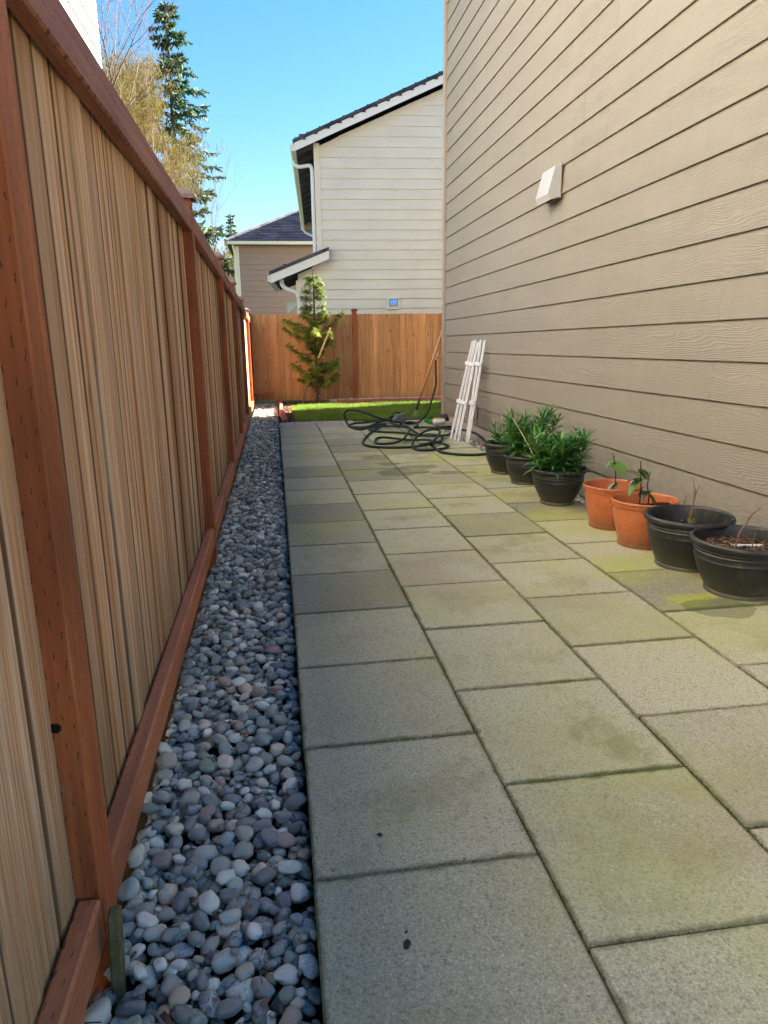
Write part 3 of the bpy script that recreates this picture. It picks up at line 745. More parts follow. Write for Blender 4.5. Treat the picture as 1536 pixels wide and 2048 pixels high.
b = MB(); b.box((-.024, yn-.012, zb-.0), (-.017, yf+.012, zt+.014), .001); b.obj('vent_flange', M_trimtaupe, H)
b = MB(); b.box((-.030, yn+.03, zb+.012), (-.0245, yf-.03, zt-.03)); b.obj('vent_throat', M_void, H)
# crawl space vent behind the trellis
t = MB(); t.box((-.024, 7.34, .12), (-.012, 7.70, .31), .001); fr = t.obj('crawl_vent', M_trimtaupe, H)
for k in range(6):
    t = MB(); t.box((-.028, 7.37, .138+k*.026), (-.0245, 7.67, .149+k*.026)); t.obj('louvre', M_void, fr)
# hose bib
t = MB(); t.tube([(-.018, 8.93, .775), (-.03, 8.93, .775), (-.09, 8.92, .775), (-.105, 8.915, .765), (-.118, 8.91, .735)], [.03, .012, .011, .014, .013], 10)
sp_ = t.obj('hose_bib', M_metal, H, True)
t = MB(); t.tube([(-.085, 8.92, .785), (-.085, 8.92, .82)], .006, 6); t.obj('valve_stem', M_metal, sp_)
t = MB(); t.tube([(-.12, 8.90, .77), (-.165, 8.89, .77)], .006, 6); t.lathe([(.0, -.006), (.026, -.006), (.028, 0), (.026, .006), (0, .006)], 12, (0, 0, 0)); 
t = MB(); t.tube([(-.085, 8.92, .815), (-.085, 8.92, .828)], [.028, .026], 12); t.obj('handwheel', M_metal, sp_)
t = MB(); t.box((-.026, 8.86, .70), (-.017, 8.90, .83)); t.obj('wall_clip', M_trimtaupe, H)

# ------------------------------------------------------------ generic lap sided wall for the neighbours
def lap_wall(parent, mat, x0, x1, z0, z1, exp, clip=None, name='siding_board', th=.018, axis='x', flip=1):
    """boards on the plane y=0 of the parent's frame, facing -y; clip(z)->(x0,x1)"""
    z = z0
    while z < z1:
        zt_ = min(z+exp+.01, z1)
        a0, a1 = (x0, x1) if clip is None else clip(z); b0, b1 = (a0, a1) if clip is None else clip(zt_)
        if a1-a0 > .05:
            bb = MB()
            V_ = [(a0, -th, z), (a1, -th, z), (a1, -th+.004, z-.003), (a0, -th+.004, z-.003), (a0, 0, z), (a1, 0, z), (b0, -.004, zt_), (b1, -.004, zt_), (b0, 0, zt_), (b1, 0, zt_)]
            bb.add(V_, [(0, 1, 7, 6), (3, 2, 1, 0), (4, 5, 2, 3), (6, 7, 9, 8), (4, 8, 9, 5), (0, 6, 8, 4, 3), (1, 2, 5, 9, 7)])
            bb.obj(name, mat, parent)
        z += exp
def shingle_plane(parent, name, p0, ux, up, wid, length, row=.14, clipx=None, tabs=.16):
    """overlapping shingle tabs joined as one part; p0 lower left, ux along eave, up along slope"""
    p0, ux, up = Vector(p0), Vector(ux).normalized(), Vector(up).normalized(); nn = ux.cross(up).normalized(); bb = MB()
    k = 0; s = 0
    while s < length:
        x = -U(0, tabs); lo, hi = (0, wid) if clipx is None else clipx(s)
        lo2, hi2 = (0, wid) if clipx is None else clipx(min(length, s+row))
        while x < hi:
            w_ = U(.6, 1.4)*tabs; a, c = max(x, lo), min(x+w_, hi); a2, c2 = max(x, lo2), min(x+w_, hi2)
            if c > a and c2 > a2-.001:
                lift = .012+U(0, .006); c2 = max(c2, a2)
                q = [p0+ux*a+up*s+nn*lift, p0+ux*c+up*s+nn*lift, p0+ux*c2+up*(s+row*1.05)+nn*.004, p0+ux*a2+up*(s+row*1.05)+nn*.004, p0+ux*a+up*s, p0+ux*c+up*s]
                bb.add(q, [(0, 1, 2, 3), (4, 5, 1, 0)], U(0, 1))
            x += w_+.004
        s += row
    return bb.obj(name, M_shing2, parent, kind='stuff')
M_shing2 = mat_tint('asphalt_shingle', [(0, (.004, .006, .014)), (.5, (.007, .010, .022)), (1, (.012, .016, .032))], .95, spec=.03, noise_sc=30)

# cream gable house behind the back fence
CR = thing('cream_house', 'cream two storey house with white rake board behind the back fence', 'house', (.95, 14.45, 0), (0, 0, R(-3.4)))
GS = .42                     # roof slope
def gz(x): return 4.505+GS*(x-.0)     # underside line of the gable on the wall, x local
XR_ = 5.2
def cl(z):
    lo = left = min(.075, max(-.36, -.36+(z-2.26)/.385))
    if z > 4.5: lo = max(left, (z-4.5)/GS)
    hi = min(XR_*2-.1, 2*XR_-max(0, (z-4.5)/GS))
    return lo, hi
b = MB(); b.prism([(.02, -.2), (10.3, -.2), (10.3, 4.5), (5.2, 4.5+GS*5.15), (.02, 4.5)], 'y', .004, 9); b.obj('house_body', M_sid2, CR)
b = MB(); b.prism([(-.42, -.2), (.02, -.2), (.02, 2.42), (-.42, 2.25)], 'y', .004, 2.5); b.obj('porch_wall', M_sid2, CR)
lap_wall(CR, M_sid2, 0, 10, .145, 6.55, .1815, cl, th=.026)
b = MB(); b.box((-.035, -.03, 2.45), (.075, .02, 4.56), .003); b.obj('corner_trim', M_creamtrim, CR)
b = MB(); b.box((-.46, -.03, -.1), (-.36, .02, 2.13), .003); b.obj('corner_trim', M_creamtrim, CR)
# rake board and roof
def rake(x0, z0, x1, z1, hgt, y0, y1, mat, name, par):
    bb = MB(); bb.prism([(x0, z0), (x1, z1), (x1, z1-hgt), (x0, z0-hgt)], 'y', y0, y1); return bb.obj(name, mat, par)
rx0, rz0 = -.39, 4.49
rake(rx0, rz0, 5.2, rz0+GS*(5.2-rx0), .135, -.30, -.27, M_white, 'rake_board', CR)
rake(5.2, rz0+GS*(5.2-rx0), 10.8, rz0, .135, -.30, -.27, M_white, 'rake_board', CR)
rake(rx0-.02, rz0+.055, 5.2, rz0+.055+GS*(5.22-rx0), .05, -.33, 9.3, M_shingle, 'roof', CR)
rake(5.2, rz0+.055+GS*(5.22-rx0), 10.8, rz0+.055, .05, -.33, 9.3, M_shingle, 'roof', CR)
b = MB()
for k in range(24):
    s = .02+k*.22; b.box((rx0+s, -.335, rz0+.05+GS*s), (rx0+s+.20, -.325+.2, rz0+.062+GS*(s+.04)))
b.obj('shingle_edge', M_shingle, CR, kind='stuff')
b = MB(); b.box((rx0+.1, -.2, rz0+.11), (rx0+.24, -.02, rz0+.15+.03), .004); b.obj('roof_vent', M_shingle, CR)
# open eave underside: rafters, gutter, fascia
b = MB(); b.prism([(rx0+.02, rz0-.02), (.0, rz0-.02+GS*.39), (.0, rz0-.05+GS*.39), (rx0+.02, rz0-.05)], 'y', -.26, 9.2); b.obj('soffit', M_soffit, CR)
for k in range(13):
    y = -.05+k*.68; bb = MB(); bb.prism([(rx0+.05, rz0-.06), (-.04, rz0-.06+GS*.34), (-.04, rz0-.16+GS*.34), (rx0+.05, rz0-.12)], 'y', y, y+.04); bb.obj('rafter', M_soffit, CR)
b = MB(); b.prism([(rx0+.03, rz0+.0), (rx0-.06, rz0+.0), (rx0-.075, rz0-.05), (rx0-.05, rz0-.105), (rx0+.03, rz0-.105)], 'y', -.2, 9.25); b.obj('gutter', M_white, CR)
b = MB(); b.box((rx0+.03, 8.9, rz0-.16), (-.03, 8.94, rz0+.02)); b.obj('eave_end', M_rawwood, CR)
b = MB(); b.box((rx0-.08, 9.26, rz0-.14), (rx0+.02, 9.3, rz0+.04)); b.obj('gutter_end', M_white, CR)
b = MB(); b.tube(catmull([(rx0-.02, .55, rz0-.08), (rx0-.02, .5, rz0-.17), (rx0+.06, .42, rz0-.24), (rx0+.2, .22, rz0-.27), (rx0+.29, .08, rz0-.30), (-.075, .02, rz0-.42), (-.075, .0, rz0-.6), (-.075, 0, 3.2), (-.075, 0, 2.6)], 5), .035, 8); angle_smooth(b.obj('downspout', M_white, CR), 40)
b = MB(); b.tube(catmull([(rx0-.02, 8.9, rz0-.1), (rx0+.03, 8.8, rz0-.25), (rx0+.2, 8.7, rz0-.36), (-.06, 8.6, rz0-.46), (-.06, 8.6, rz0-.9)], 5), .035, 8); angle_smooth(b.obj('downspout', M_white, CR), 40)
# low shed roof over the porch
lx0, lz0, lx1 = -.93, 2.215, .19
ls = .385
rake(lx0, lz0, lx1, lz0+ls*(lx1-lx0), .155, -.31, -.28, M_white, 'rake_board', CR)
rake(lx0-.015, lz0+.06, lx1, lz0+.06+ls*(lx1-lx0), .055, -.34, 2.6, M_shingle, 'porch_roof', CR)
b = MB(); b.box((lx0+.25, -.3, lz0+.14), (lx0+.36, -.15, lz0+.19), .004); b.obj('roof_vent', M_shingle, CR)
b = MB(); b.prism([(lx0+.04, lz0-.04), (-.45, lz0-.04+ls*.45), (-.45, lz0-.07+ls*.45), (lx0+.04, lz0-.07)], 'y', -.27, 2.5); b.obj('soffit', M_soffit, CR)
for k in range(4):
    bb = MB(); y = .1+k*.6; bb.prism([(lx0+.06, lz0-.08), (-.46, lz0-.08+ls*.42), (-.46, lz0-.17+ls*.42), (lx0+.06, lz0-.14)], 'y', y, y+.04); bb.obj('rafter', M_soffit, CR)
b = MB(); b.prism([(lx0+.03, lz0+.0), (lx0+.03, lz0-.12), (lx0-.06, lz0-.12), (lx0-.06, lz0)], 'y', -.2, 2.5); b.obj('gutter', M_white, CR)
b = MB(); b.prism([(lx0+.18, lz0-.36), (lx0+.18, lz0-.62), (lx0+.42, lz0-.42), (lx0+.42, lz0-.36)], 'y', 2.5, 2.54); b.obj('gable_return', M_white, CR)
b = MB(); b.tube(catmull([(lx0+.2, -.05, lz0-.08), (lx0+.21, -.08, lz0-.17), (lx0+.30, -.09, lz0-.25), (lx0+.46, -.09, lz0-.31), (-.43, -.09, lz0-.38), (-.405, -.08, lz0-.5), (-.40, -.07, 1.4), (-.40, -.07, .1)], 5), .04, 8); angle_smooth(b.obj('downspout', M_white, CR), 40)
# dryer vent
b = MB()
for q in (((1.315, -.06, 1.575), (1.345, -.012, 1.80)), ((1.515, -.06, 1.575), (1.545, -.012, 1.80)), ((1.3455, -.06, 1.772), (1.5145, -.012, 1.80)), ((1.3455, -.058, 1.575), (1.5145, -.012, 1.60))): b.box(*q, .002)
v_ = b.obj('dryer_vent', M_white, CR)
b = MB(); b.prism([(-.046, 1.762), (-.052, 1.76), (-.090, 1.655), (-.083, 1.655)], 'x', 1.362, 1.498); b.obj('flap', M_glassflap, v_)
b = MB(); b.box((1.347, -.016, 1.6), (1.513, -.013, 1.66)); b.obj('throat', M_creamtrim, v_)

# brown house with a hipped roof
BR = thing('brown_house', 'brown sided house with dark hip roof seen between the fence and the cream house', 'house', (-1.19, 28, 0))
b = MB(); b.box((.02, .004, -.2), (11, 9, 4.40)); b.obj('house_body', M_sid3, BR)
lap_wall(BR, M_sid3, .1, 11, .3, 4.38, .1915, th=.03)
b = MB(); b.box((-.03, -.03, -.1), (.1, .02, 4.38), .003); b.obj('corner_trim', M_creamtrim, BR)
b = MB(); b.box((-.30, -.42, 4.40), (11.4, -.31, 4.52), .01); b.obj('gutter', M_creamtrim, BR)
b = MB(); b.box((-.28, -.305, 4.405), (11.3, -.002, 4.42)); b.box((-.28, .0, 4.405), (-.03, 9.3, 4.42)); b.obj('soffit', M_soffit, BR)
b = MB(); b.tube([(-.1, -.12, 4.4), (-.06, -.1, 4.2), (-.05, -.06, 4.1), (-.05, -.06, .1)], .04, 8); b.obj('downspout', M_creamtrim, BR)
ex0, ex1, ez, rs = -.34, 11.44, 4.5, .53
rise = 3.2*rs*1.0
hipd = 4.9
b = MB(); b.add([(ex0, -.42, ez), (ex1, -.42, ez), (ex1, 9.4, ez), (ex0, 9.4, ez), (ex0+hipd, hipd-.42, ez+hipd*rs), (ex1-hipd, hipd-.42, ez+hipd*rs)],
      [(0, 1, 5, 4), (1, 2, 5), (2, 3, 4, 5), (3, 0, 4), (0, 3, 2, 1)]); b.obj('roof', M_shingle, BR)
sl_len = math.hypot(hipd, hipd*rs)
shingle_plane(BR, 'shingles', (ex0, -.43, ez+.01), (1, 0, 0), (0, 1, rs), ex1-ex0, sl_len, .16, lambda s: (s/sl_len*hipd, ex1-ex0-s/sl_len*hipd), .32)
b = MB(); b.tube([(ex0, -.42, ez+.03), (ex0+hipd, hipd-.42, ez+.03+hipd*rs)], .05, 6); b.obj('hip_cap', M_shingle, BR)

# pale house beyond the side fence: wall faces +X, boards run along Y
GH = thing('pale_house', 'pale grey sided house peeking above the left fence at the top corner', 'house', (-1.6, 8.34, 0), (0, 0, math.pi/2))
# local x -> world +Y, local -y -> world +X
b = MB(); b.box((-13, .004, -.2), (-.02, 6, 6.4)); b.obj('house_body', M_sid4, GH)
lap_wall(GH, M_sid4, -13, -.09, .05, 6.4, .19, th=.026)
b = MB(); b.box((-.09, -.028, -.1), (.0, .02, 6.4), .003); b.obj('corner_trim', M_white, GH)
b = MB(); b.prism([(-13.4, 6.4), (.3, 6.4), (.3, 6.55), (-13.4, 6.55)], 'y', -.35, 6.4); b.obj('roof', M_shingle, GH)

# ------------------------------------------------------------ pots
def pot_profile(Rr, Hh, rb, kind):
    if kind == 'black':
        P = [(rb*.2, .004), (rb*.96, .004), (rb, 0), (rb*1.0, .012), (rb*.97, .016), (rb*1.03, .03)]
        n = 9
        for i in range(1, n+1):
            t = i/n; z = .03+(Hh*.62-.03)*t; P.append((rb*1.03+(Rr*.885-rb*1.03)*(.55*math.sin(t*math.pi/2)+.45*t), z))
        z = Hh*.62
        P += [(Rr*.90, z+.002), (Rr*.905, z+.006), (Rr*.89, z+.010), (Rr*.905, Hh*.74), (Rr*.92, Hh*.76), (Rr*.905, Hh*.78), (Rr*.92, Hh*.815), (Rr*.905, Hh*.83), (Rr*.915, Hh*.88),
              (Rr*.97, Hh*.885), (Rr*1.0, Hh*.91), (Rr*1.005, Hh*.945), (Rr*.985, Hh*.985), (Rr*.955, Hh), (Rr*.93, Hh*.99), (Rr*.915, Hh*.95), (Rr*.88, Hh*.80), (Rr*.86, Hh*.7), (Rr*.82, Hh*.5), (Rr*.6, Hh*.3)]
    else:
        P = [(rb*.2, .004), (rb*.97, .004), (rb, 0), (rb*1.01, .016), (rb*.985, .018), (rb*1.02, .04), (rb*1.14, Hh*.4), (rb*1.25, Hh*.72), (Rr*.915, Hh*.84), (Rr*.925, Hh*.86), (Rr*.955, Hh*.865), (Rr*.965, Hh*.95),
             (Rr*1.0, Hh*.955), (Rr*1.005, Hh*.985), (Rr*.985, Hh), (Rr*.965, Hh*.99), (Rr*.955, Hh*.94), (Rr*.91, Hh*.8), (Rr*.85, Hh*.5), (Rr*.7, Hh*.3)]
    return P
def make_pot(x, y, Rr, Hh, rb, kind, label, soil=.8, soilmat=None):
    t = thing('plant_pot', label, 'plant pot', (x, y, .001), (0, 0, U(0, 6)), 'pots lined up along the house wall')
    m = MB(); m.lathe(pot_profile(Rr, Hh, rb, kind), 56); o = m.obj('pot_body', M_potblack if kind == 'black' else M_potorange, t); angle_smooth(o, 50)
    bm = bmesh.new(); bmesh.ops.create_circle(bm, cap_ends=False, radius=Rr*(.79 if kind == 'black' else .84), segments=40)
    # soil disc with relief
    sm_ = MB(); rr = Rr*(.86 if soil > .7 else .80); K = 10; vs = [(0, 0, Hh*soil)]; fs = []
    for i in range(1, K+1):
        for k in range(40):
            a = 2*math.pi*k/40; r_ = rr*i/K; px_, py_ = r_*math.cos(a), r_*math.sin(a)
            vs.append((px_, py_, Hh*soil+.008*mnoise.noise(Vector((px_*40+x*9, py_*40, 0)))))
    for k in range(40): fs.append((0, 1+k, 1+(k+1) % 40))
    for i in range(K-1):
        for k in range(40): fs.append((1+i*40+k, 1+i*40+(k+1) % 40, 1+(i+1)*40+(k+1) % 40, 1+(i+1)*40+k))
    sm_.add(vs, fs); sm_.obj('soil', M_soil, t, True); bm.free()
    return t
def pot_chips(x, y, Rr, Hh, soil, n, label):
    def f():
        a, r_ = U(0, 6.28), Rr*.78*math.sqrt(U(0, 1)); return (x+r_*math.cos(a), y+r_*math.sin(a), Hh*soil+.006+U(0, .008))
    link('bark_mulch', scatter_chips(n, f, .006, .016, M_chip, 'bark_mulch'), label=label, cat='mulch', kind='stuff')
POTS = [
 (1.715, 5.19, .165, .232, .105, 'black', 'black pot farthest from the camera beside the garden hose'),
 (1.735, 4.77, .158, .205, .105, 'black', 'black pot of lilies second from the far end of the row'),
 (1.712, 4.125, .172, .222, .105, 'black', 'black pot of bushy lilies next to the orange pots'),
 (1.782, 3.535, .155, .232, .116, 'orange', 'orange pot farther from the camera with a single cane'),
 (1.772, 3.175, .158, .232, .118, 'orange', 'orange pot nearer the camera with two canes'),
 (1.800, 2.835, .190, .234, .13, 'black', 'black pot between the orange pots and the nearest pot with a bare twig'),
 (1.820, 2.480, .200, .226, .132, 'black', 'nearest black pot at the right edge filled with bark mulch'),
]
soils = [.62, .8, .82, .55, .62, .70, .78]
for P_, s_ in zip(POTS, soils): make_pot(*P_, soil=s_)
pot_chips(1.82, 2.48, .20, .22, .78, 420, 'bark chips covering the soil of the nearest pot')
pot_chips(1.80, 2.835, .19, .23, .70, 60, 'few bark chips scattered in the pot with the bare twig')

# lilies
def blade_mesh(L, W_, curve, fold=.25):
    n = 6; vs = []; fs = []
    for i in range(n+1):
        t = i/n; w_ = W_*math.sin(min(1, t*1.15+.12)*math.pi)**.7 if t < .97 else .0004
        w_ = W_*(math.sin(math.pi*(t*.88+.12))**.8) if t < 1 else .0003
        ang = curve*t; xx = L*(math.sin(ang)/curve if abs(curve) > 1e-3 else t); zz = -L*((1-math.cos(ang))/curve if abs(curve) > 1e-3 else 0)
        vs += [(xx, -w_/2, zz+w_*fold), (xx, 0, zz), (xx, w_/2, zz+w_*fold)]
    for i in range(n):
        for k in range(2): a = i*3+k; fs.append((a, a+1, a+4, a+3))
    return vs, fs
LILY = []
for i in range(8):
    m = MB(); m.add(*blade_mesh(U(.11, .165), U(.013, .019), U(.1, 1.0))); LILY.append(m.mesh('leaf', M_lily, True))
def lily(x, y, z, label, stems, spread, hrange, dens=28):
    t = thing('lily_plant', label, 'plant', (x, y, z), group='lilies in the black pots')
    for s in range(stems):
        a = 2*math.pi*s/stems+U(-.4, .4); r0 = spread*U(.1, .75); lean = U(.15, .95); hgt = U(*hrange)
        bx, by = r0*math.cos(a), r0*math.sin(a); tip = Vector((bx+math.cos(a)*lean*hgt*.6, by+math.sin(a)*lean*hgt*.6, hgt))
        pts = catmull([(bx, by, -.02), (bx+(tip.x-bx)*.35, by+(tip.y-by)*.35, hgt*.5), tip], 4)
        m = MB(); m.tube(pts, [.004-.0018*i/(len(pts)-1) for i in range(len(pts))], 5); st_ = m.obj('stem', M_stem, t, True)
        for k in range(dens):
            u = (.22+.78*(k/dens)**.8); p = pts[min(len(pts)-1, int(u*(len(pts)-1)))]; q = pts[min(len(pts)-1, int(u*(len(pts)-1))+1)]; fr_ = u*(len(pts)-1)-int(u*(len(pts)-1)); p = p.lerp(q, fr_)
            el = .12+1.1*u**1.5+U(-.25, .25); az = k*2.4+U(-.3, .3); sc = U(.75, 1.15)*(1.05-.3*u**3)
            link('leaf', random.choice(LILY), st_, p, (U(-.3, .3), -el, az), scale=(sc, sc, sc))
lily(1.712, 4.125, .175, 'widest bushy green lily plant in the pot next to the orange pots', 22, .17, (.14, .24), 36)
lily(1.735, 4.77, .16, 'tall dark green lily plant in the second pot from the far end', 18, .14, (.16, .33), 38)
lily(1.70, 5.17, .14, 'small lily shoot at the back of the farthest black pot', 5, .09, (.12, .2), 24)
def stalk(path, r0, r1, mat, label, forks=(), name='dry_stalk', cat='stalk', parts=()):
    P = catmull(path, 5); m = MB(); n = len(P)
    m.tube(P, [r0+(r1-r0)*i/(n-1) for i in range(n)], 6)
    for fp in forks:
        Q = catmull(fp, 4); k = len(Q); m.tube(Q, [r1*1.3*(1-.7*i/(k-1)) for i in range(k)], 5)
    o = m.obj(name, mat, None, True); o['label'] = label; o['category'] = cat; return o
stalk([(1.64, 4.2, .17), (1.62, 4.42, .32), (1.60, 4.66, .46)], .003, .0026, M_dry, 'tan dead stalk with forked tip leaning between the two lily plants', [[(1.60, 4.66, .46), (1.585, 4.68, .485), (1.575, 4.69, .53)], [(1.60, 4.66, .46), (1.61, 4.67, .49), (1.615, 4.67, .51)]])
stalk([(1.74, 4.12, .15), (1.735, 4.14, .3), (1.73, 4.16, .375)], .003, .0026, M_dry, 'tan dead stalk with forked tip standing in the bushiest lily pot', [[(1.73, 4.16, .375), (1.72, 4.17, .41), (1.715, 4.18, .43)], [(1.73, 4.16, .375), (1.745, 4.16, .40), (1.755, 4.16, .405)]])
stalk([(1.70, 5.15, .12), (1.70, 5.2, .3), (1.69, 5.22, .43)], .004, .003, M_dry, 'thin pale dead stalk in the farthest black pot', [[(1.69, 5.22, .43), (1.685, 5.22, .46)]])

# canes with round leaves in the orange pots
def round_leaf():
    vs = [(0, 0, 0)]; n = 14
    for k in range(n):
        a = 2*math.pi*k/n-math.pi; r_ = .5*(1-.12*math.cos(a*1))*(1+.25*max(0, math.cos(a))**8); vs.append((.5+r_*math.cos(a)*1.05, r_*math.sin(a)*.9, -.12*(r_*math.cos(a))**2*4+.05*abs(math.sin(a))))
    vs.append((.5, 0, -.03)); c_ = n+1
    return vs[1:], [(k, (k+1) % n, n) for k in range(n)]
rl_v, rl_f = round_leaf()
m = MB(); m.add(rl_v, rl_f); RL = m.mesh('leaf', M_leaf, True); m = MB(); m.add(rl_v, rl_f); RL2 = m.mesh('leaf', M_leafold, True)
def cane(path, leaves, label):
    t = thing('rooted_cutting', label, 'plant', path[0], group='leafy cuttings in the orange pots'); o0 = Vector(path[0])
    P = catmull([Vector(p)-o0 for p in path], 5); m = MB(); m.tube(P, [.0042-.0018*i/(len(P)-1) for i in range(len(P))], 6); m.obj('cane', M_cane, t, True)
    for (u, az, el, sc, old) in leaves:
        p = P[int(u*(len(P)-1))]; sc *= 1.5; link('leaf', RL2 if old else RL, t, p, (U(-.3, .3), el, az), scale=(sc, sc, sc))
cane([(1.775, 3.50, .12), (1.775, 3.50, .28), (1.758, 3.51, .405)], [(.86, -1.2, .7, .062, 0), (.8, 2.8, .6, .035, 0), (.42, 3.4, 1.0, .05, 1), (.4, 2.4, 1.2, .038, 1)], 'slender dark cane with two leaves in the farther orange pot')
cane([(1.715, 3.13, .13), (1.722, 3.13, .28), (1.715, 3.13, .36), (1.705, 3.12, .43)], [(.86, -.5, .9, .042, 0), (.80, .2, .9, .04, 0), (.66, 2.9, .95, .065, 0), (.62, 2.3, .3, .045, 1), (.72, 2.7, -.3, .05, 1)], 'tallest dark cane with four leaves in the nearer orange pot')
cane([(1.775, 3.15, .13), (1.778, 3.15, .25), (1.765, 3.15, .30), (1.770, 3.14, .375)], [(.52, -.5, 1.1, .058, 0), (.55, 1.5, .7, .05, 0), (.5, 3.3, .7, .035, 1)], 'shorter kinked dark cane with curled leaves in the nearer orange pot')
m = MB(); V_, F_ = SH2[1]*np.array([.055, .035, .028]), F2; m.add(V_.tolist(), F_.tolist()); o = m.obj('soil_clod', M_soil, None, True, (1.83, 3.12, .195), label='lump of dark potting soil in the nearer orange pot', cat='soil')
# support shelf under the clod: heaped soil to the side of the nearer orange pot
m = MB(); V_ = SH2[2]*np.array([.09, .09, .06]); m.add(V_.tolist(), F2.tolist()); m.obj('soil_heap', M_soil, None, True, (1.81, 3.18, .142), label='heap of dark soil piled inside the nearer orange pot', cat='soil')
# bare twigs in the two nearest black pots
def twig_shrub(x, y, z, label, path, forks, leaves=()):
    t = thing('bare_shrub', label, 'plant', (x, y, z)); P = catmull(path, 5); m = MB()
    m.tube(P, [.0048-.003*i/(len(P)-1) for i in range(len(P))], 6); m.obj('stem', M_brtwig, t, True)
    for f in forks:
        Q = catmull(f, 4); m = MB(); m.tube(Q, [.0028-.0018*i/(len(Q)-1) for i in range(len(Q))], 5); m.obj('twig', M_brtwig, t, True)
    for (p, az, el, sc) in leaves: link('leaf', RL, t, p, (U(-.4, .4), el, az), scale=(sc, sc*.7, sc))
twig_shrub(1.80, 2.82, .155, 'bare forked twig with green sprout in the black pot second nearest', [(0, 0, 0), (-.002, 0, .05), (.003, 0, .12), (.012, 0, .17), (.028, .0, .215)],
  [[(.0, 0, .06), (-.02, 0, .10), (-.037, 0, .13), (-.032, 0, .175)], [(-.037, 0, .13), (-.042, 0, .15)], [(.005, 0, .14), (.004, 0, .19), (-.004, .01, .25)], [(.012, 0, .17), (.008, 0, .205)]],
  [((0, 0, .02), 2.6, -.4, .035), ((.004, -.004, .01), -.6, -.2, .03), ((-.004, 0, .04), 1.2, -.8, .03), ((0, 0, .045), -.3, -.9, .025)])
twig_shrub(1.765, 2.46, .162, 'bare twig leaning right out of the nearest black pot', [(0, 0, 0), (.012, 0, .05), (.022, 0, .09), (.05, 0, .135), (.062, 0, .155), (.10, .0, .185)],
  [[(.05, 0, .135), (.05, 0, .15)], [(0, 0, 0), (-.004, 0, .05), (-.01, -.01, .075)], [(.075, 0, .0), (.085, 0, .05), (.09, 0, .085)], [(.062, 0, .15), (.075, 0, .172)]],
  [((-.02, -.01, .06), 2.9, .1, .03), ((-.01, -.01, .07), 1.0, .3, .022), ((.1, -.03, .008), .4, -.5, .02)])
b = MB(); b.tube([(-.06, 0, 0), (.06, -.0, .0)], .006, 8); b.obj('plant_tag', M_plastic, None, loc=(1.855, 2.50, .181), rot=(0, .0, -.25), label='white plastic tag lying on the mulch of the nearest pot', cat='tag')

# ------------------------------------------------------------ garden hose
HOSE = [(2.006, 8.905, .735), (1.99, 8.83, .60), (1.985, 8.8, .44), (1.911, 8.75, .229), (1.851, 8.7, .102), (1.781, 8.664, .03),
 (1.693, 8.471, .02), (1.612, 8.427, .012), (1.511, 8.4, .03), (1.527, 8.554, .06), (1.486, 8.665, .07), (1.409, 8.722, .07), (1.359, 8.64, .05), (1.357, 8.48, .02), (1.423, 8.305, .012), (1.471, 8.307, .03),
 (1.42, 8.25, .05), (1.363, 8.224, .06), (1.172, 7.945, .13), (1.027, 7.938, .19), (.913, 8.094, .22), (.84, 8.375, .2), (.795, 8.421, .16), (.798, 8.441, .1), (.822, 8.349, .04), (.862, 8.185, .012), (.923, 8.028, .012), (1.016, 8.143, .012), (1.148, 8.434, .02), (1.269, 8.607, .03),
 (1.33, 8.68, .03), (1.243, 8.75, .02), (1.063, 8.698, .012), (.936, 8.648, .012), (.842, 8.436, .012), (.861, 8.282, .012), (.992, 8.226, .012), (1.134, 8.249, .03), (1.255, 8.204, .045),
 (1.187, 8.10, .03), (1.057, 7.856, .012), (.92, 7.391, .012), (.832, 6.968, .012), (.835, 6.796, .012), (.91, 6.647, .012), (1.077, 6.573, .012), (1.236, 6.565, .012), (1.327, 6.502, .03), (1.427, 6.53, .04), (1.531, 6.696, .03), (1.636, 6.977, .012), (1.691, 7.19, .012), (1.652, 7.179, .03), (1.56, 7.283, .03),
 (1.464, 7.328, .012), (1.382, 7.449, .02), (1.297, 7.572, .02), (1.151, 7.743, .012), (1.044, 7.842, .012), (1.026, 8.0, .012), (1.071, 8.128, .012), (1.18, 8.089, .03), (1.32, 7.966, .04), (1.446, 7.791, .04), (1.468, 7.348, .03), (1.532, 7.156, .03), (1.608, 7.036, .045), (1.763, 7.251, .02), (1.854, 7.407, .02),
 (1.92, 7.6, .015), (1.919, 7.805, .012), (1.797, 7.863, .02), (1.651, 7.978, .02), (1.55, 7.80, .04), (1.502, 7.738, .05), (1.558, 7.823, .06), (1.604, 8.144, .05), (1.542, 8.309, .045), (1.44, 8.133, .045), (1.447, 7.799, .05), (1.415, 7.54, .055), (1.33, 7.227, .05), (1.217, 6.879, .04), (1.131, 6.835, .02), (1.033, 6.834, .012), (.962, 6.88, .012), (.965, 7.041, .012), (1.015, 7.25, .012), (1.095, 7.306, .012), (1.183, 7.146, .02), (1.283, 6.921, .03), (1.438, 6.807, .04), (1.491, 6.689, .04), (1.576, 6.64, .02), (1.6, 6.538, .012), (1.522, 6.412, .012), (1.356, 6.331, .012), (1.272, 6.369, .012), (1.247, 6.476, .02), (1.264, 6.586, .05), (1.341, 6.763, .08), (1.45, 6.957, .1), (1.55, 7.05, .11), (1.626, 7.071, .1), (1.619, 6.993, .08), (1.518, 6.724, .06), (1.39, 6.488, .05), (1.319, 6.511, .04), (1.417, 6.617, .03), (1.45, 6.50, .015),
 (1.443, 6.309, .012), (1.457, 6.176, .012), (1.558, 6.038, .012), (1.675, 5.981, .012), (1.793, 5.991, .012), (1.93, 6.05, .013), (1.99, 6.25, .02), (1.985, 6.55, .03), (2.03, 6.9, .03), (2.06, 7.2, .03), (2.03, 7.45, .03), (1.99, 7.6, .03)]
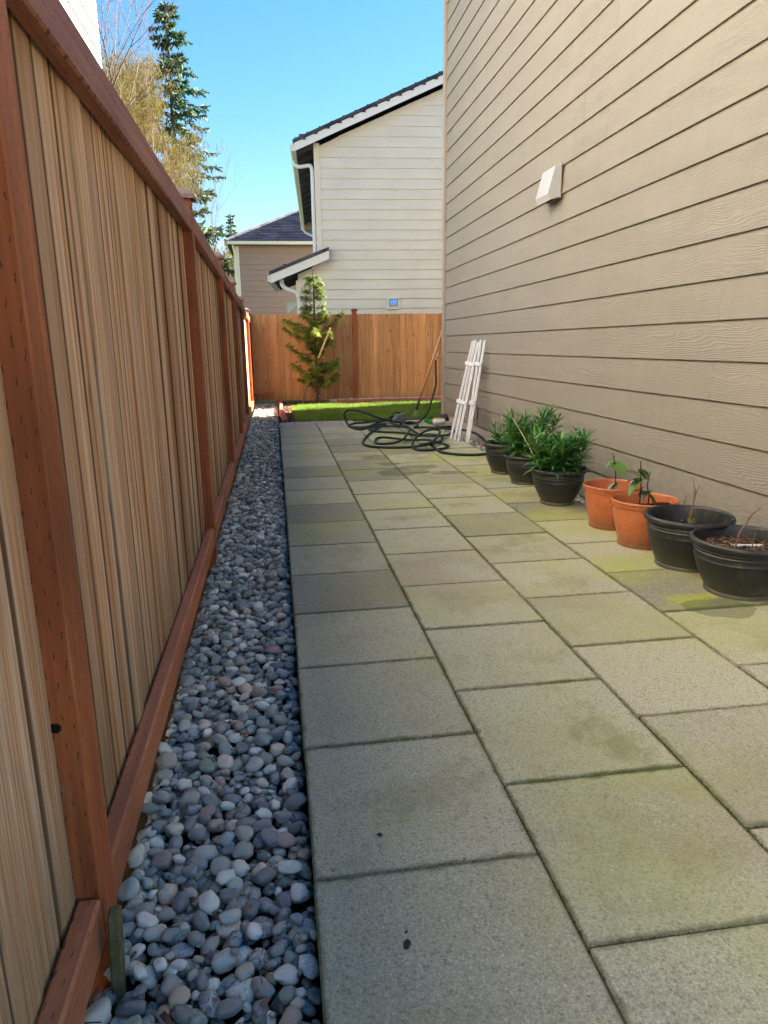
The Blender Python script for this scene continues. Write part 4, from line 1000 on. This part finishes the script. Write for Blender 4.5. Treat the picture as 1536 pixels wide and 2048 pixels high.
b = MB(); b.tube(catmull(HOSE, 7), .0122, 10)
o = b.obj('garden_hose', M_hose, None, True); o['label'] = 'dark green garden hose piled in loose coils on the patio'; o['category'] = 'hose'
# sprinkler body half under the coils
t = thing('hose_sprayer', 'grey wedge shaped sprinkler half buried in the hose coils', 'sprinkler', (1.43, 8.36, .04), (0, 0, .5))
b = MB(); b.prism([(-.09, 0), (.09, 0), (.11, .05), (.09, .10), (-.02, .085), (-.09, .03)], 'y', -.03, .03); b.obj('sprinkler_body', M_greyp, t)
b = MB(); b.tube(catmull([(-.09, 0, .02), (-.11, 0, .08), (-.05, 0, .12), (.03, 0, .11)], 5), .008, 8); b.obj('sprinkler_handle', M_blackp, t, True)
# hand cultivator with a long handle
t = thing('garden_cultivator', 'long wooden handled cultivator leaning on the house corner', 'garden tool', (1.72, 9.02, 0))
o0 = Vector((1.72, 9.02, 0)); top = Vector((2.165, 8.965, 1.27)); lo = Vector((1.818, 8.985, .264)); fe = Vector((1.778, 9.0, .12))
b = MB(); b.tube([lo-o0, top-o0], [.0155, .0155], 12); b.obj('handle', M_wood, t, True)
b = MB(); b.tube([fe-o0, lo-o0+(top-lo).normalized()*.005], [.012, .018], 12); b.obj('ferrule', M_blackp, t, True)
for k in (-1, 0, 1):
    b = MB(); b.tube(catmull([fe-o0, fe-o0+Vector((-.012+k*.01, 0, -.04)), fe-o0+Vector((-.02+k*.035, -.01, -.08)), fe-o0+Vector((-.05+k*.05, -.03, -.115))], 4), .0035, 6); b.obj('tine', M_steel, t, True)
# spray bottle
t = thing('spray_bottle', 'white bottle with yellow label and green cap lying by the house corner', 'bottle', (1.885, 8.27, .045), (0, 0, .35))
b = MB(); b.lathe([(.0, -.085), (.03, -.083), (.042, -.07), (.045, -.02), (.04, .03), (.022, .06), (.016, .075), (0, .078)], 20)
o = b.obj('bottle_body', M_plastic, t, True); o.rotation_euler = (0, -math.pi/2, 0); o.scale = (.85, 1.2, 1.15)
b = MB(); b.lathe([(0, .068), (.022, .07), (.024, .10), (.018, .11), (.012, .13), (0, .132)], 16); b.box((.0, -.012, .10), (.035, .012, .165), .004)
o = b.obj('spray_head', M_greenp, t); o.rotation_euler = (0, -math.pi/2, 0); o.scale = (1.1, 1.1, 1.1)
b = MB(); b.box((-.05, -.03, .0365), (.045, .03, .0405), .001); b.obj('label', M_yellow, t)
# dark leaf litter heaped at the corner
m = MB(); V_ = SH2[4]*np.array([.09, .07, .05]); m.add(V_.tolist(), F2.tolist()); m.obj('soil_clod', simple('purple_brown_litter', (.07, .045, .045), .9), None, True, (2.06, 8.75, .03), label='dark clump of leaf litter against the house corner', cat='litter')

# ------------------------------------------------------------ white picket edging leaning on the wall
def pickets(label, feet, tops, bars, wv=.030, th=.016):
    t = thing('picket_trellis', label, 'trellis', feet[0], group='white picket trellis pieces leaning on the wall'); o0 = Vector(feet[0])
    for f_, p_ in zip(feet, tops):
        a, c = Vector(f_)-o0, Vector(p_)-o0; d = (c-a).normalized(); sd_ = Vector((0, 1, 0)); sd_ = (sd_-d*sd_.dot(d)).normalized(); nn = d.cross(sd_).normalized()
        m = MB(); vs = []
        L = (c-a).length
        for (s, wf) in ((0, .25), (.13, 1), (L, 1)):
            for (i, j) in ((-1, -1), (1, -1), (1, 1), (-1, 1)): vs.append(a+d*s+sd_*(i*wv/2*wf)+nn*(j*th/2))
        m.add(vs, [(0, 3, 2, 1), (8, 9, 10, 11)]+[(k+4*q, (k+1) % 4+4*q, (k+1) % 4+4*q+4, k+4*q+4) for q in range(2) for k in range(4)])
        m.obj('slat', M_whitepaint, t)
    for u in bars:
        p0 = Vector(feet[0]).lerp(Vector(tops[0]), u)-o0; p1 = Vector(feet[-1]).lerp(Vector(tops[-1]), u)-o0
        e = (p1-p0).normalized(); p0 = p0-e*.035; p1 = p1+e*.035; n_ = Vector((-1, 0, .3)).normalized(); upv = (Vector(tops[0])-Vector(feet[0])).normalized()
        m = MB(); vs = []
        for pt in (p0, p1):
            for (i, j) in ((-1, 0), (1, 0), (1, 1), (-1, 1)): vs.append(pt+upv*(i*.019)+n_*(.0065+j*.013))
        m.add(vs, [(0, 1, 2, 3), (4, 7, 6, 5)]+[(k, (k+1) % 4, (k+1) % 4+4, k+4) for k in range(4)]); m.obj('crossbar', M_whitepaint, t)
pickets('white picket trellis with three pointed slats nearest the hose bib', [(1.765, 7.12, .0), (1.77, 6.98, .0), (1.775, 6.86, .0)], [(2.083, 7.47, .975), (2.083, 7.37, .985), (2.083, 7.27, .965)], (.38, .77))
pickets('white picket trellis with two slats leaning on the right of its twin', [(1.86, 6.86, -.01), (1.856, 6.77, .0)], [(2.092, 7.20, .985), (2.088, 7.05, .98)], (.385, .765))
stalk([(1.388, 3.965, -.01), (1.39, 3.96, .03), (1.395, 3.95, .06)], .0012, .0008, M_stem, 'thin weed sprouting from the joint between two patio pavers', [[(1.388, 3.965, 0), (1.37, 3.96, .04), (1.35, 3.96, .065)], [(1.395, 3.95, .06), (1.40, 3.95, .07)]], name='weed', cat='weed')
stalk([(1.393, 4.62, -.01), (1.39, 4.61, .02), (1.38, 4.6, .035)], .0012, .0008, M_stem, 'tiny weed in the paver joint beside the lily pots', [[(1.393, 4.62, 0), (1.405, 4.61, .03)]], name='weed', cat='weed')
# litter on the pavers
for (x, y, s, lab) in ((.177, .992, .011, 'curled dark leaf fragment on the nearest paver'), (.171, 1.276, .007, 'small dark leaf crumb on the second paver of the left row'), (.18, .999+.02, .004, 'tiny dark seed beside the curled leaf fragment')):
    m = MB(); V_ = SH2[5]*np.array([s, s*.5, s*.28]); m.add(V_.tolist(), F2.tolist()); m.obj('leaf_fragment', M_brownleaf, None, True, (x, y, s*.2), rot=(0, 0, U(0, 3)), label=lab, cat='leaf')

# ------------------------------------------------------------ vegetation
def branch_rec(m, p, d, L, r, depth, tint, tips, spread=.5, up=.1, nseg=4, kids=3, n=4, ratio=.66):
    pts = [p]; q = p.copy(); dd = d.normalized()
    for i in range(nseg):
        dd = (dd+Vector((U(-1, 1), U(-1, 1), U(-1, 1)))*.16+Vector((0, 0, up))).normalized(); q = q+dd*L/nseg; pts.append(q.copy())
    m.tube(pts, [r*(1-.55*i/nseg) for i in range(nseg+1)], n, tint, cap=False)
    if depth == 0: tips.append((pts[-1], dd)); return
    for k in range(kids):
        t = U(.35, 1); i = min(nseg-1, int(t*nseg)); b0 = pts[i].lerp(pts[i+1], t*nseg-i)
        nd = (dd+Vector((U(-1, 1), U(-1, 1), U(-.6, 1)))*spread*1.6).normalized()
        branch_rec(m, b0, nd, L*U(.5, .85)*ratio/.66, r*.5, depth-1, tint, tips, spread, up, nseg, kids, max(3, n-1), ratio)
    branch_rec(m, pts[-1], dd, L*ratio, r*.45, depth-1, tint, tips, spread, up, nseg, kids, max(3, n-1), ratio)

# young cypress in the mulch
def cypress():
    t = thing('young_cypress', 'young staked cypress with feathery sprays in front of the back fence', 'tree', (.68, 12.0, -.02))
    m = MB(); m.tube(catmull([(0, 0, 0), (.01, 0, .5), (-.005, 0, 1.1), (.005, 0, 1.7), (.0, 0, 2.05), (-.01, 0, 2.17)], 5), [.03-.026*i/25 for i in range(26)], 7, .05)
    f = MB()
    def spray(p, d, L, bright):
        # flat frond: rachis with alternating leaflets
        d = d.normalized(); side = d.cross(Vector((0, 0, 1)))
        side = side.normalized() if side.length > .1 else Vector((1, 0, 0)); side = (side+Vector((U(-.3, .3), U(-.3, .3), U(-.3, .3)))).normalized()
        n = max(4, int(L/.009))
        for i in range(n):
            u = (i+.5)/n; c = p+d*L*u+Vector((0, 0, -L*.35*u*u)); w_ = L*.42*(1-u*.75)+.008
            for s in (-1, 1):
                e = c+side*s*w_*U(.6, 1.1)+d*w_*.8+Vector((0, 0, -w_*U(0, .5))); wd = .0036
                f.add([c-d*wd, c+d*wd, e+d*wd*.6, e-d*wd*.6], [(0, 1, 2, 3)], min(1, max(0, bright+U(-.25, .25))))
    def limb(z0, dx, dy, dz, fat, bright, dens=1.):
        P = catmull([(0, 0, z0), (dx*.5, dy*.5, z0+dz*.35-.01), (dx, dy, z0+dz)], 5); n = len(P)
        m.tube(P, [.0055*(1-.75*i/(n-1)) for i in range(n)], 4, .4, cap=False); L = Vector((dx, dy, dz)).length; dd = Vector((dx, dy, dz)).normalized()
        k = int((36+150*L)*dens)
        for i in range(k):
            u = .22+.78*(i/k)**.8; p = P[min(n-1, int(u*(n-1)))]+Vector((U(-1, 1), U(-1, 1), U(-1, 1)))*.012
            dv = (dd*U(-.1, 1.1)+Vector((U(-1, 1), U(-1, 1), U(-1., .5)))*.9).normalized()
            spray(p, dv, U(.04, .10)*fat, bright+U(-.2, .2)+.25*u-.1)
    for q in ((1.20, -.50, 0, .06, 1.15, .5), (1.16, -.36, -.1, -.04, 1., .45), (1.02, -.5, .05, .10, .9, .3), (.74, -.47, 0, .13, 1., .3), (.70, -.25, -.15, .0, 1., .3), (.45, -.38, -.05, .12, 1.1, .45), (.40, -.2, -.15, .05, 1., .45), (.33, -.30, .1, .0, .8, .3),
              (1.13, .47, 0, .24, .85, .2), (1.08, .22, -.12, .0, 1.2, .5), (1.02, .25, .05, -.08, 1.2, .5), (.9, .22, -.1, .05, .9, .15), (.60, .42, 0, .06, 1., .45), (.58, .35, -.15, -.04, 1.1, .2), (.5, .3, .1, .02, 1., .3), (.32, .36, 0, .07, 1., .3), (.30, .2, -.15, .0, 1., .25),
              (1.3, -.18, -.05, .12, 1., .5), (1.28, .16, 0, .10, 1., .4), (.85, -.12, -.1, .05, 1.1, 0), (.8, .1, -.12, .0, 1.1, 0), (.95, -.15, .1, .1, 1, .1), (.55, 0, -.2, 0, 1.1, .35), (1.15, 0, -.2, -.02, 1.1, .5)):
        q = list(q); q[3] += .05+.12*abs(q[1]); q[5] += .12; limb(*q)
    for i in range(26):
        a = U(0, 6.28); zz = U(.25, 1.3); limb(zz, .13*math.cos(a), .11*math.sin(a), U(.0, .09), .9, U(.1, .5), .45)
    z = 1.36
    while z < 2.08:
        k = (2.2-z)/.85
        for j in range(4):
            sx = random.choice((-1, 1)); a = U(-.7, .7); Lb = (.08+.15*k)*U(.6, 1.25)
            limb(z+U(-.02, .02), sx*Lb*math.cos(a), Lb*math.sin(a), Lb*U(.0, .45), .8, .4, .6)
        z += U(.07, .13)
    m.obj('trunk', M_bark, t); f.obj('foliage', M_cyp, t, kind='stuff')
    # tangle of dead twigs at the foot
    g = MB()
    for i in range(130):
        a = U(0, 6.28); p = Vector((U(-.03, .03), U(-.03, .03), U(.0, .35))); e = p+Vector((math.cos(a)*U(.05, .2), math.sin(a)*U(.05, .16), U(-.12, .08))); e.z = max(.02, e.z)
        g.tube([p, p.lerp(e, .5)+Vector((0, 0, .03)), e], [.005, .0035, .002], 3, U(0, 1), cap=False)
    g.obj('dead_twigs', M_twig, t, kind='stuff')
cypress()
b = MB(); b.box((-.017, -.017, -.1), (.017, .017, .42), .003)
b.obj('tree_stake', M_pt, None, loc=(.44, 11.95, 0), rot=(0, R(14), 0), label='dark short stake leaning at the foot of the young cypress', cat='stake')
b = MB(); b.box((-.016, -.012, 0), (.013, .010, .52), .003)
o = b.obj('tree_stake', M_dry, None, loc=(.715, 11.86, .72), rot=(0, R(24), 0), label='tan wooden brace slanting up across the young cypress', cat='stake')

def conifer(loc, Ht, Rb, label, seed, skip=.0, dens=1., lean=0, tint0=.4, zmin=.1):
    random.seed(seed); t = thing('fir_tree', label, 'tree', loc)
    m = MB(); m.tube([(0, 0, 0), (lean*.5, 0, Ht*.5), (lean, 0, Ht)], [Ht*.016, Ht*.009, .02], 8, .3); f = MB()
    z = Ht*zmin
    while z < Ht*.985:
        k = 1-z/Ht
        for j in range(random.choice((4, 5, 5, 6))):
            if U(0, 1) < skip: continue
            a = U(0, 6.28); L = Rb*(k**.68)*U(.4, 1.1)+.12
            P = [Vector((lean*z/Ht, 0, z))]; q = P[0].copy(); dd = Vector((math.cos(a), math.sin(a), U(-.25, .15))).normalized(); ns = 7
            for i in range(ns):
                dd = (dd+Vector((U(-.08, .08), U(-.08, .08), -.05 if i < 4 else .12))).normalized(); q = q+dd*L/ns; P.append(q.copy())
            m.tube(P, [max(.008, .03*k*(1-.8*i/ns)) for i in range(ns+1)], 3, .2, cap=False)
            for i in range(1, ns+1):
                nn = int((9 if i > 2 else 5)*dens)
                for s in range(nn):
                    c = P[i].lerp(P[i-1], U(0, 1)); out = Vector((U(-1, 1), U(-1, 1), U(-.9, .25))); dv = (dd*.8+out).normalized(); l = U(.16, .33)*(.6+k*.7)*Ht/14
                    sd_ = dv.cross(Vector((U(-1, 1), U(-1, 1), U(-1, 1)))).normalized()
                    ti = min(1, max(0, tint0+U(-.3, .3)+(.0 if U(0, 1) > .06 else .5)))
                    for r_ in range(3):
                        cc = c+dv*l*r_/3; w_ = l*.22
                        f.add([cc, cc+dv*l*.42+sd_*w_, cc+dv*l*.55, cc+dv*l*.42-sd_*w_*.9+Vector((0, 0, -w_*.4))], [(0, 1, 2, 3)], ti)
        z += Ht*U(.018, .03)
    m.obj('trunk', M_bark, t); f.obj('crown', M_fir, t)
conifer((-3.95, 35, -.2), 15.3, 3.5, 'tall ragged dark green fir against the sky beyond the side fence', 11, .12, 1.15, .15)
conifer((-2.35, 50, -.2), 9.3, 1.5, 'small distant fir left of the brown house roof', 5, .05, 1., tint0=.55)
random.seed(21)
def bare_tree(loc, Ht, label, seed, mat, leafmat=None, name='bare_tree', depth=4, spread=.5, r=.1, kids=3, up=.12, catk=0, trunk=.35, dirs=3, ratio=.66):
    random.seed(seed); t = thing(name, label, 'tree', loc); m = MB(); tips = []
    m.tube([(0, 0, 0), (0, 0, Ht*trunk)], [r, r*.8], 7, .3)
    for k in range(dirs):
        a = 2*math.pi*k/dirs+U(-.4, .4); branch_rec(m, Vector((0, 0, Ht*trunk*U(.8, 1))), Vector((math.cos(a)*spread, math.sin(a)*spread, 1)), Ht*(1-trunk)*.42, r*.6, depth, .5, tips, spread, up, 4, kids, 5, ratio)
    m.obj('branches', mat, t)
    if catk:
        f = MB()
        for (p, d) in tips:
            for i in range(catk):
                c = p+Vector((U(-1, 1), U(-1, 1), U(-1, 1)))*.28; e = c+Vector((U(-.1, .1), U(-.1, .1), U(-.28, .22))); w_ = .011
                f.add([c+Vector((-w_, 0, 0)), c+Vector((w_, 0, 0)), e+Vector((w_*.6, 0, 0)), e+Vector((-w_*.6, 0, 0))], [(0, 1, 2, 3)], U(0, 1))
        f.obj('catkins', leafmat, t, kind='stuff')
bare_tree((-4.75, 30, -.2), 10.4, 'yellow green catkin covered tree above the side fence top rail', 3, M_twig, M_catkin, 'catkin_tree', 4, .42, .09, 3, .16, 14, .45, 5, .7)
bare_tree((-3.6, 32, -.2), 9.2, 'smaller catkin covered tree in front of the tall fir trunk', 8, M_twig, M_catkin, 'catkin_tree', 3, .4, .07, 3, .16, 14, .45, 4, .7)
bare_tree((-5.6, 25, -.2), 13.5, 'bare leafless tree beside the pale house corner', 14, M_twig, None, 'bare_tree', 4, .55, .10, 3, .06, 0, .5, 4, .72)
bare_tree((-2.9, 34, -.2), 8.6, 'thin bare twiggy tree right of the tall fir', 23, M_twig, None, 'bare_tree', 4, .35, .05, 3, .14, 0, .4, 3, .7)
bare_tree((-2.3, 44, -.2), 6.6, 'yellow leafed shrub beside the brown house corner', 31, M_twig, M_catkin, 'catkin_tree', 3, .4, .06, 3, .14, 20, .3, 5, .7)
bare_tree((9.5, 13.6, -.2), 6.5, 'bare tree beyond the fence to the right of the yard', 41, M_twig, None, 'bare_tree', 4, .6, .10, 3, .06, 0, .3, 5, .72)
